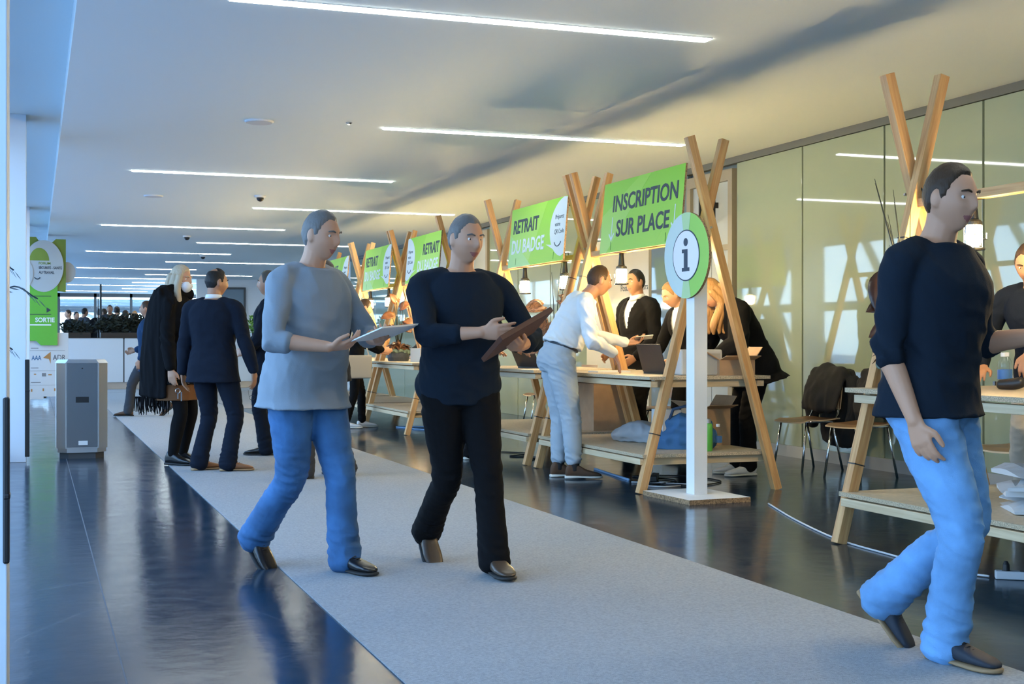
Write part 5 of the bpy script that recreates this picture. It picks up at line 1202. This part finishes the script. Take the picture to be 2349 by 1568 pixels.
H_dark = hairm('dark', (0.012, 0.010, 0.009)); H_blond = hairm('blond', (0.50, 0.40, 0.28)); H_lb = hairm('light_brown', (0.34, 0.19, 0.08)); H_grey = hairm('grey', (0.15, 0.14, 0.13)); H_brown = hairm('brown', (0.05, 0.028, 0.015)); H_dgrey = hairm('dark_grey', (0.07, 0.065, 0.06))

def w2(root_loc, rz, p): q = rotz(rz) @ V(p); return V(root_loc) + q

# --- woman with a face mask
def mask_extra(I):
    b = MB(); s = I['s']; hc, rh = I['head'], I['Rh']
    b.ball((0, 0, 0), 1.0, 20); vs = []
    for v in b.v: vs.append(hc + rh @ (V((0.062 + v[0]*0.050*(1 - 0.25*abs(v[2])), v[1]*0.062, -0.055 + v[2]*0.058))*s))
    m = MB(); m.add(vs, b.f); m.build('face_mask', mat('mask_white', (0.82, 0.83, 0.85), 0.8), I['root'], smooth=True)
    st = MB()
    for sg in (1, -1):
        for z in (-0.03, -0.075): st.tube([hc + rh @ (V((0.075, sg*0.055, z))*s), hc + rh @ (V((0.03, sg*0.078, (z - 0.01)*0.6))*s), hc + rh @ (V((-0.012, sg*0.084, -0.004))*s)], 0.002, 5)
    st.build('mask_strap', MATS['mask_white'], I['root'])
    # scarf hanging from the shoulder with a fringe
    p, r_ = I['fr'](0.5*s); sb = MB()
    A = [p + r_ @ V((0.02, -0.17, 0.06))*1, p + r_ @ V((-0.06, -0.21, 0.0)), p + V((-0.13, -0.22, -0.45)), p + V((-0.15, -0.2, -0.86))]
    limb(sb, A, [(0.11, 0.03), (0.14, 0.04), (0.15, 0.035), (0.16, 0.03)], n=16, sub=5, ref=(1, 0.3, 0)); limb(sb, [p + V((0.10, 0.08, 0.07)), p + V((0.02, -0.06, 0.10)), p + V((-0.05, -0.20, 0.03))], [(0.05, 0.035), (0.07, 0.04), (0.1, 0.04)], ref=(0, 0, 1))
    me = remesh(sb, 0.010, 3); displace(me, lambda co: 0.010*folds(co, 16, 2.5, 4)); so = put(me, 'scarf', C_blackc, I['root'])
    f = MB(); rnd = random.Random(4); e = A[-1]
    for k in range(54):
        a = (k/53 - 0.5)*0.30; q = e + V((a*0.95, a*0.3 + rnd.uniform(-.012, .012), 0.0)); f.tube([q, q + V((rnd.uniform(-.01, .01), rnd.uniform(-.01, .01), -0.08)), q + V((rnd.uniform(-.015, .015), 0, -0.13 - 0.04*rnd.random()))], [0.0055, 0.005, 0.003], 5)
    f.build('fringe', C_blackc, so)
person('woman with long blonde hair and white face mask, in a black coat and fringed scarf', (1.235, 12.45, 0.006), R(-30), H=1.83, skin='light', female=True, voxel=0.0075, head=(R(0), 4, 0) if False else (-8, 4, 0),
       top=('coat', C_blackc, {'lo': -0.22, 'flare': 0.03}), legs=('skirt', C_brown, {'lo': -0.36, 'flare': 0.025, 'tights': C_blackc}), shoes=(L_black, L_sole, {'high': 0.03}), hair=('long', H_blond), extras=mask_extra,
       hands=[(V((0.12, 0.25, 0.95)), V((-1, .4, 0)), V((.3, 0, -1)), V((0, -1, 0))), (V((0.06, -0.27, 0.86)), V((-1, -.3, 0)), V((.1, 0, -1)), V((0, 1, 0)))])
# --- man in the navy suit
I2 = person('man in a navy suit seen from behind, standing beside the blonde woman', (1.47, 11.7, 0.006), R(58), H=1.77, skin='tan', build=1.12, voxel=0.0075, head=(-42, 4, 0),
       feet=[(0.02, 0.145, 0, -38, 0), (0.0, -0.135, 0, -62, 0)], top=('jacket', C_navy, {'shirt': C_shirt, 'collar': C_shirt, 'lo': -0.16, 'flare': 0.014}), legs=('trousers', C_navy, {'hem': 0.055, 'hemr': 0.085}), shoes=(L_tan, L_soletan, {'laces': L_sole}), hair=('crown_bald', H_dark),
       hands=[(V((0.0, 0.30, 0.82)), V((-1, .5, 0)), V((.15, -.05, -1)), V((.1, -1, 0))), (V((0.02, -0.375, 0.835)), V((-1, -.5, 0)), V((.25, .05, -1)), V((.1, 1, 0)))])
_g = w2((1.47, 11.7, 0), R(58), (0.07, -0.36, 0.665)); t = thing('eyeglasses', 'thin-framed glasses dangling from the hand of the man in the navy suit', 'glasses', _g, R(10)); g = MB()
for sx in (-1, 1): g.tube([(sx*0.032 + 0.026*math.cos(2*math.pi*k/16), 0, -0.02 + 0.02*math.sin(2*math.pi*k/16)) for k in range(17)], 0.0016, 5, caps=False)
g.tube([(-0.006, 0, -0.015), (0.006, 0, -0.015)], 0.0016, 5); g.build('frame', M_black, t)
g = MB()
for sx in (-1, 1): g.tube([(sx*0.058, 0, -0.015), (sx*0.056, 0.03, 0.04), (sx*0.05, 0.06, 0.05)], 0.0016, 5)
g.build('temples', M_black, t)
_g = w2((1.47, 11.7, 0), R(58), (0.0, 0.34, 0.70)); k = MB()
k.tube([(0.02*math.cos(q*math.pi/8), 0, 0.02*math.sin(q*math.pi/8)) for q in range(17)], 0.003, 5, caps=False).box((0.03, 0, -0.05), (0.012, 0.004, 0.08)).box((0.0, 0.004, -0.045), (0.012, 0.003, 0.05)); tag(k.build('keys', M_chrome, None, loc=_g), 'bunch of bright keys in the left hand of the man in the navy suit', 'keys')
# --- people around the runner
person('person in a blue coat walking away behind the blonde woman', (1.62, 20.7, 0.006), R(160), H=1.8, skin='tan', voxel=0.013, feet=[(0.28, 0.07, 0, 0, 0), (-0.36, -0.07, 0, 0, 40)], pelvis=(0, 0, -0.05), top=('coat', C_bluec, {'lo': -0.22}), legs=('trousers', C_char, {}), shoes=(L_brown, L_sole), hair=('short', H_brown),
       hands=[(V((0.05, 0.28, 0.86)), V((-1, .3, 0)), V((.1, 0, -1)), V((0, -1, 0))), (V((0.25, -0.2, 1.0)), V((-1, -.3, 0)), V((1, 0, -.3)), V((0, 1, 0)))])
person('man in a dark navy suit facing left, partly behind the walking man in jeans', (2.22, 13.2, 0.006), R(155), H=1.84, skin='tan', voxel=0.009, build=1.1, feet=[(0.02, 0.10, 0, 0, 0), (-0.02, -0.12, 0, -8, 0)], top=('jacket', C_navy, {'shirt': C_shirt, 'vneck': 0.26, 'lo': -0.16}), legs=('trousers', C_navy, {'hem': 0.05, 'hemr': 0.085}), shoes=(L_black, L_sole), hair=('short', H_dgrey),
       hands=[(V((0.22, 0.16, 1.02)), V((-.6, .8, -.3)), V((.8, -.5, 0)), V((0, -1, -.2))), (V((0.20, -0.15, 1.02)), V((-.6, -.8, -.3)), V((.8, .5, 0)), V((0, 1, -.2)))])
person('broad man in a dark suit standing right behind the walking man in jeans', (2.28, 10.85, 0.006), R(152), H=1.82, skin='light', voxel=0.009, build=1.2, feet=[(0.13, 0.16, 0, 10, 0), (-0.14, -0.15, 0, -12, 0)], top=('jacket', C_navy, {'shirt': C_shirt, 'collar': C_shirt, 'vneck': 0.26, 'lo': -0.16}), legs=('trousers', C_char, {'hem': 0.05, 'hemr': 0.088}), shoes=(L_black, L_sole, {'laces': L_sole}), hair=('receding', H_dgrey))
# --- walking man in jeans
I6 = person('man walking along the carpet in blue jeans and a grey-blue shirt', (1.29, 6.42, 0.006), R(-60), H=1.79, skin='light', voxel=0.006, build=1.08, pelvis=(-0.06, 0, -0.012), lean=7, pel_pitch=2, twist=8, head=(12, 8, 0), feet=[(0.13, 0.085, 0, -2, 0), (-0.43, -0.08, 0, 0, 42)],
       top=('shirt', C_grey, {'lo': -0.13, 'sleeve': 0.25, 'belly': 0.02, 'cuff': 0.042, 'infl': 0.026, 'flare': 0.016}), legs=('jeans', C_jeans, {'rise': 0.02, 'hem': 0.05, 'hemr': 0.088, 'wide': 1.06, 'crease': 1.3}), shoes=(L_black, L_sole, {'laces': L_sole}), hair=('short', H_grey),
       hands=[(V((0.30, 0.16, 1.13)), V((-.5, .8, -.6)), V((.75, -.6, .1)), V((-.2, -.4, 1))), (V((0.27, -0.14, 1.10)), V((-.5, -.8, -.6)), V((.75, .6, .1)), V((-.2, .4, 1)))], handopt={1: {'curl': 0.6}, -1: {'curl': 0.6}})
_p = w2((1.29, 6.42, 0), R(-60), (0.44, 0.06, 1.172)); b = MB().box((0, 0, 0), (0.21, 0.297, 0.004)); b.box((0.004, 0.006, 0.0035), (0.21, 0.297, 0.003)); o = b.build('paper_sheets', M_paper, None, loc=_p); o.rotation_euler = (R(4), R(-18), R(-55)); tag(o, 'white sheets of paper in the hands of the walking man in jeans', 'paper')
# --- walking man with the brown folder
I7 = person('man in dark clothes and brown loafers walking towards the camera with a brown folder', (2.0, 6.22, 0.006), R(-86), H=1.79, skin='light', voxel=0.006, build=1.08, pelvis=(-0.06, 0, -0.03), lean=5, pel_pitch=1, head=(14, 6, 0), feet=[(0.22, 0.07, 0, -3, 0), (-0.43, -0.07, 0, 2, 42)],
       top=('sweater', C_navy2, {'lo': -0.10, 'belly': 0.02, 'infl': 0.016, 'sleeve': 0.55, 'cuff': 0.04}), legs=('trousers', C_blackc, {'rise': 0.0, 'hem': 0.055, 'hemr': 0.082}), shoes=(L_brown2, L_sole), hair=('short', H_grey),
       hands=[(V((0.25, 0.19, 1.10)), V((-.6, 1, -.4)), V((.8, -.6, .1)), V((-.3, -.5, .9))), (V((0.29, -0.02, 1.17)), V((-.4, -1, -.4)), V((.55, .8, 0)), V((-.8, .5, .2)))], handopt={1: {'curl': 0.75}, -1: {'curl': 0.4}})
_p = w2((2.0, 6.22, 0), R(-86), (0.36, 0.13, 1.165)); o = MB().box((0, 0, 0), (0.25, 0.33, 0.022)).box((0.0, 0, 0.012), (0.246, 0.326, 0.003)).build('folder', mat('brown_leather_folder', (0.10, 0.035, 0.016), 0.5), None, loc=_p, bevel=0.003); o.rotation_euler = (R(28), R(-25), R(-86)); tag(o, 'brown leather folder held by the man in dark clothes and loafers', 'folder')
# --- visitors at the desks
person('grey-haired man in white sneakers at the desk, behind the man with the folder', (3.93, 12.15, 0), R(12), H=1.86, skin='light', voxel=0.009, lean=12, pel_pitch=4, head=(0, 20, 0), top=('sweater', C_navy2, {'lo': -0.08, 'infl': 0.01}), legs=('trousers', C_blackc, {'hem': 0.05}), shoes=(L_white, L_solew, {'laces': L_white}), hair=('short', H_grey),
       hands=[(V((0.42, 0.22, 1.05)), V((-.5, .9, -.4)), V((1, 0, -.15)), V((0, 0, -1))), (V((0.45, -0.22, 1.05)), V((-.4, -1, -.3)), V((1, .1, -.15)), V((0, 0, -1)))])
person('visitor in black leggings and pale sneakers at the left-bubble desk', (3.95, 17.0, 0), R(-4), H=1.72, skin='light', female=True, voxel=0.011, lean=12, head=(0, 18, 0), feet=[(0.12, 0.09, 0, 5, 0), (-0.12, -0.10, 0, -12, 0)], top=('coat', C_blackc, {'lo': -0.12}), legs=('trousers', C_blackc, {'hem': 0.09, 'hemr': 0.055, 'wide': 0.82}), shoes=(L_white, L_solew), hair=('bun', H_brown),
       hands=[(V((0.38, 0.18, 1.0)), V((-.5, .9, -.4)), V((1, 0, -.1)), V((0, -1, 0))), (V((0.34, -0.20, 1.02)), V((-.4, -1, -.3)), V((1, 0, -.1)), V((0, 1, 0)))])
o = MB().bx(-0.17, 0.17, -0.05, 0.05, 0, 0.30); t = thing('shoulder_bag', 'beige bag hanging at the side of the visitor in black leggings', 'bag', (3.92, 16.62, 0.66)); me = remesh(o, 0.015, 6); put(me, 'body', C_beige, t); MB().tube([(-0.14, 0.0, 0.28), (-0.08, 0.05, 0.55), (0.0, 0.12, 0.79), (0.08, 0.05, 0.55), (0.14, 0, 0.28)], 0.010, 6).build('strap', C_beige, t)
# --- man in the white sweater leaning on the desk
I10 = person('man in a white sweater and pale blue trousers leaning over the desk', (4.135, 10.14, 0), R(-8), H=1.85, skin='tan', voxel=0.006, build=1.12, lean=34, pel_pitch=12, pelvis=(-0.05, 0, 0.012), twist=-6, head=(6, 14, 0), feet=[(-0.02, 0.09, 0, 2, 0), (0.06, -0.115, 0, -8, 0)],
       top=('sweater', C_white, {'lo': 0.11, 'belly': 0.02, 'infl': 0.005, 'crease': 1.3}), legs=('trousers', C_chino, {'hem': 0.15, 'hemr': 0.066, 'wide': 1.08, 'belt': mat('belt_navy', (0.02, 0.03, 0.045), 0.5), 'crease': 1.5}), shoes=(L_brown, L_solew, {'high': 0.035, 'laces': L_sole}), hair=('receding', H_brown),
       hands=[(V((0.60, 0.17, 1.12)), V((-.2, .6, -1)), V((1, -.15, .12)), V((0, -.45, .9))), (V((0.37, -0.235, 1.035)), V((-.9, -.6, .1)), V((.42, .12, -.9)), V((-.85, .1, -.4)))], handopt={1: {'curl': 0.55}, -1: {'curl': 0.18, 'spread': 0.16, 'thumb': 0.5}})
_p = w2((4.135, 10.14, 0), R(-8), (0.74, 0.135, 1.168)); t = thing('smartphone', 'phone held out in the far hand of the man in the white sweater', 'phone', _p, R(-8)); t.rotation_euler = (R(-25), R(-6), R(-14)); MB().bx(-0.075, 0.075, -0.036, 0.036, -0.004, 0.004).build('case', mat('phone_silver', (0.45, 0.47, 0.5), 0.3, 0.6), t, bevel=0.002); MB().bx(-0.07, 0.07, -0.033, 0.033, 0.004, 0.0046).build('screen', M_black, t)
# --- staff behind the desks
person('man in a black suit and open white shirt standing behind the desks', (5.62, 11.85, 0), R(196), H=1.85, skin='tan', voxel=0.008, top=('jacket', C_blackc, {'shirt': C_shirt, 'collar': C_shirt, 'vneck': 0.26, 'lo': -0.15}), legs=('trousers', C_blackc, {'hem': 0.05}), shoes=(L_black, L_sole), hair=('short', H_dark),
       hands=[(V((0.20, 0.20, 0.98)), V((-1, .5, -.2)), V((.8, -.3, -.5)), V((0, -1, 0))), (V((0.22, -0.20, 1.0)), V((-1, -.5, -.2)), V((.8, .3, -.3)), V((0, 1, 0)))])
person('woman in a black jacket behind the desk, half hidden by the round green sign', (5.80, 11.04, 0), R(190), H=1.74, skin='light', female=True, voxel=0.008, lean=22, head=(-12, 26, 0), top=('jacket', C_blackc, {'shirt': C_shirt, 'vneck': 0.22, 'lo': -0.12}), legs=('trousers', C_blackc, {'hem': 0.05, 'hemr': 0.07}), shoes=(L_black, L_sole), hair=('bun', H_lb),
       hands=[(V((0.34, 0.18, 0.95)), V((-.8, .8, -.2)), V((.8, -.3, -.5)), V((0, -1, 0))), (V((0.34, -0.2, 0.95)), V((-.8, -.8, -.2)), V((.8, .3, -.5)), V((0, 1, 0)))])
person('woman in a wide black coat bending over the desk behind the post', (5.68, 9.88, 0), R(174), H=1.80, skin='light', female=True, voxel=0.008, lean=38, pel_pitch=14, pelvis=(-0.10, 0, 0), head=(10, 34, 0), top=('cape', C_blackc, {'lo': -0.16, 'infl': 0.012, 'flare': 0.06, 'collar': C_shirt}), legs=('trousers', C_blackc, {'hem': 0.08, 'hemr': 0.075}), shoes=(L_white, L_solew), hair=('long', H_lb),
       hands=[(V((0.40, 0.24, 0.965)), V((-.9, 1, -.1)), V((.9, -.2, -.25)), V((0, 0, -1))), (V((0.42, -0.24, 0.965)), V((-.9, -1, -.1)), V((.9, .2, -.25)), V((0, 0, -1)))])
person('dark-haired woman in a dark jacket bending over the fifth desk', (5.72, 19.0, 0), R(186), H=1.70, skin='tan', female=True, voxel=0.011, lean=46, pel_pitch=18, pelvis=(-0.1, 0, 0), head=(-25, 30, 0), top=('jacket', C_navy2, {'shirt': C_beige, 'vneck': 0.2, 'lo': -0.1}), legs=('trousers', C_blackc, {}), shoes=(L_black, L_sole), hair=('bun', H_dark),
       hands=[(V((0.42, 0.2, 0.96)), V((-.9, 1, -.1)), V((.9, -.2, -.25)), V((0, 0, -1))), (V((0.42, -0.2, 0.96)), V((-.9, -1, -.1)), V((.9, .2, -.25)), V((0, 0, -1)))])
person('person in navy jumper and beige trousers behind the nearest desk, hand on a scanner', (5.66, 6.28, 0), R(205), H=1.76, skin='tan', voxel=0.007, lean=22, pel_pitch=6, head=(10, 25, 0), top=('sweater', C_navy, {'lo': -0.08, 'infl': 0.01}), legs=('trousers', C_beige, {'hem': 0.05}), shoes=(L_brown, L_sole), hair=('short', H_brown),
       hands=[(V((0.70, 0.14, 0.985)), V((-.5, 1, -.1)), V((.75, .1, -.6)), V((-.4, 0, -1))), (V((0.30, -0.25, 0.98)), V((-.9, -.8, -.1)), V((.9, .2, -.25)), V((0, 0, -1)))], handopt={1: {'curl': 0.7}, -1: {'curl': 0.4}})
# --- man walking past at the right
person('man in light blue jeans and a dark navy top walking past the nearest desk', (3.03, 3.90, 0.006), R(-60), H=1.78, skin='light', voxel=0.006, build=1.1, pelvis=(-0.02, 0, -0.02), lean=5, twist=-10, head=(-14, 6, 0), feet=[(-0.34, 0.08, 0.02, 4, 48), (0.05, -0.05, 0, -16, 0)],
       top=('sweater', C_navy2, {'lo': -0.06, 'infl': 0.022, 'sleeve': 0.12, 'cuff': 0.05}), legs=('jeans', C_jeans2, {'rise': 0.0, 'hem': 0.05, 'hemr': 0.088, 'wide': 1.06, 'crease': 1.3}), shoes=(L_navy, L_soletan, {'laces': L_sole, 'high': 0.012}), hair=('short', H_brown),
       hands=[(V((0.30, 0.26, 1.15)), V((-.7, .5, -.8)), V((.75, .5, .25)), V((0, -.8, .3))), (V((0.02, -0.24, 0.85)), V((-1, -.1, 0)), V((.3, .05, -1)), V((.2, 1, 0)))], handopt={1: {'curl': 0.45}, -1: {'curl': 0.5}})
# --- crowd behind the far counter
cr = [(158, 36.5, 1.70, 'brown', C_blackc, 'person at the left end of the far crowd, beside the green totem panel'), (174, 35.2, 1.62, 'dark', C_navy, 'second far person from the totem, shorter, in navy'), (193, 37.5, 1.78, 'dark', C_char, 'far person just left of the thin black pole, in charcoal'), (228, 37.0, 1.74, 'dark', C_blackc, 'first far person to the right of the thin black pole'),
      (240, 39.0, 1.80, 'brown', C_navy, 'far person in navy, third from the thin pole on its right side'), (252, 38.0, 1.88, 'dgrey', C_char, 'tallest head of the far crowd'), (268, 35.0, 1.76, 'dark', C_blackc, 'far person with the biggest dark head, in the middle of the crowd'), (286, 37.6, 1.72, 'brown', C_navy2, 'far brown-haired person next to the woman facing the camera'), (309, 36.0, 1.66, 'lb', C_blackc, 'far woman facing the camera, light brown hair, at the right of the crowd'), (338, 38.5, 1.72, 'dgrey', C_char, 'person at the right end of the far crowd, next to the blue coat')]
HM = {'brown': H_brown, 'dark': H_dark, 'dgrey': H_dgrey, 'lb': H_lb}
for i, (px, d, h, hm, cl, lab) in enumerate(cr):
    u = (px - 1174.5)/3018; X = d*(0.3409 + 0.9401*u); Y = d*(0.9401 - 0.3409*u)
    person(lab, (X, Y, 0.32), R([200, -60, 30, 90, 150, -100, 80, 10, -95, 120][i]), H=h, skin='tan' if i % 3 else 'light', female=hm == 'lb', voxel=0.016, crowd=True, face=False, top=('coat', cl, {'lo': -0.2}), legs=('trousers', C_blackc, {}), shoes=(L_black, L_sole), hair=('long' if hm == 'lb' else 'short', HM[hm]), group='crowd behind the far counter')
for o in list(bpy.data.objects):
    if o.type == 'MESH' and o.data.users and not o.data.materials: o.data.materials.append(M_grey)
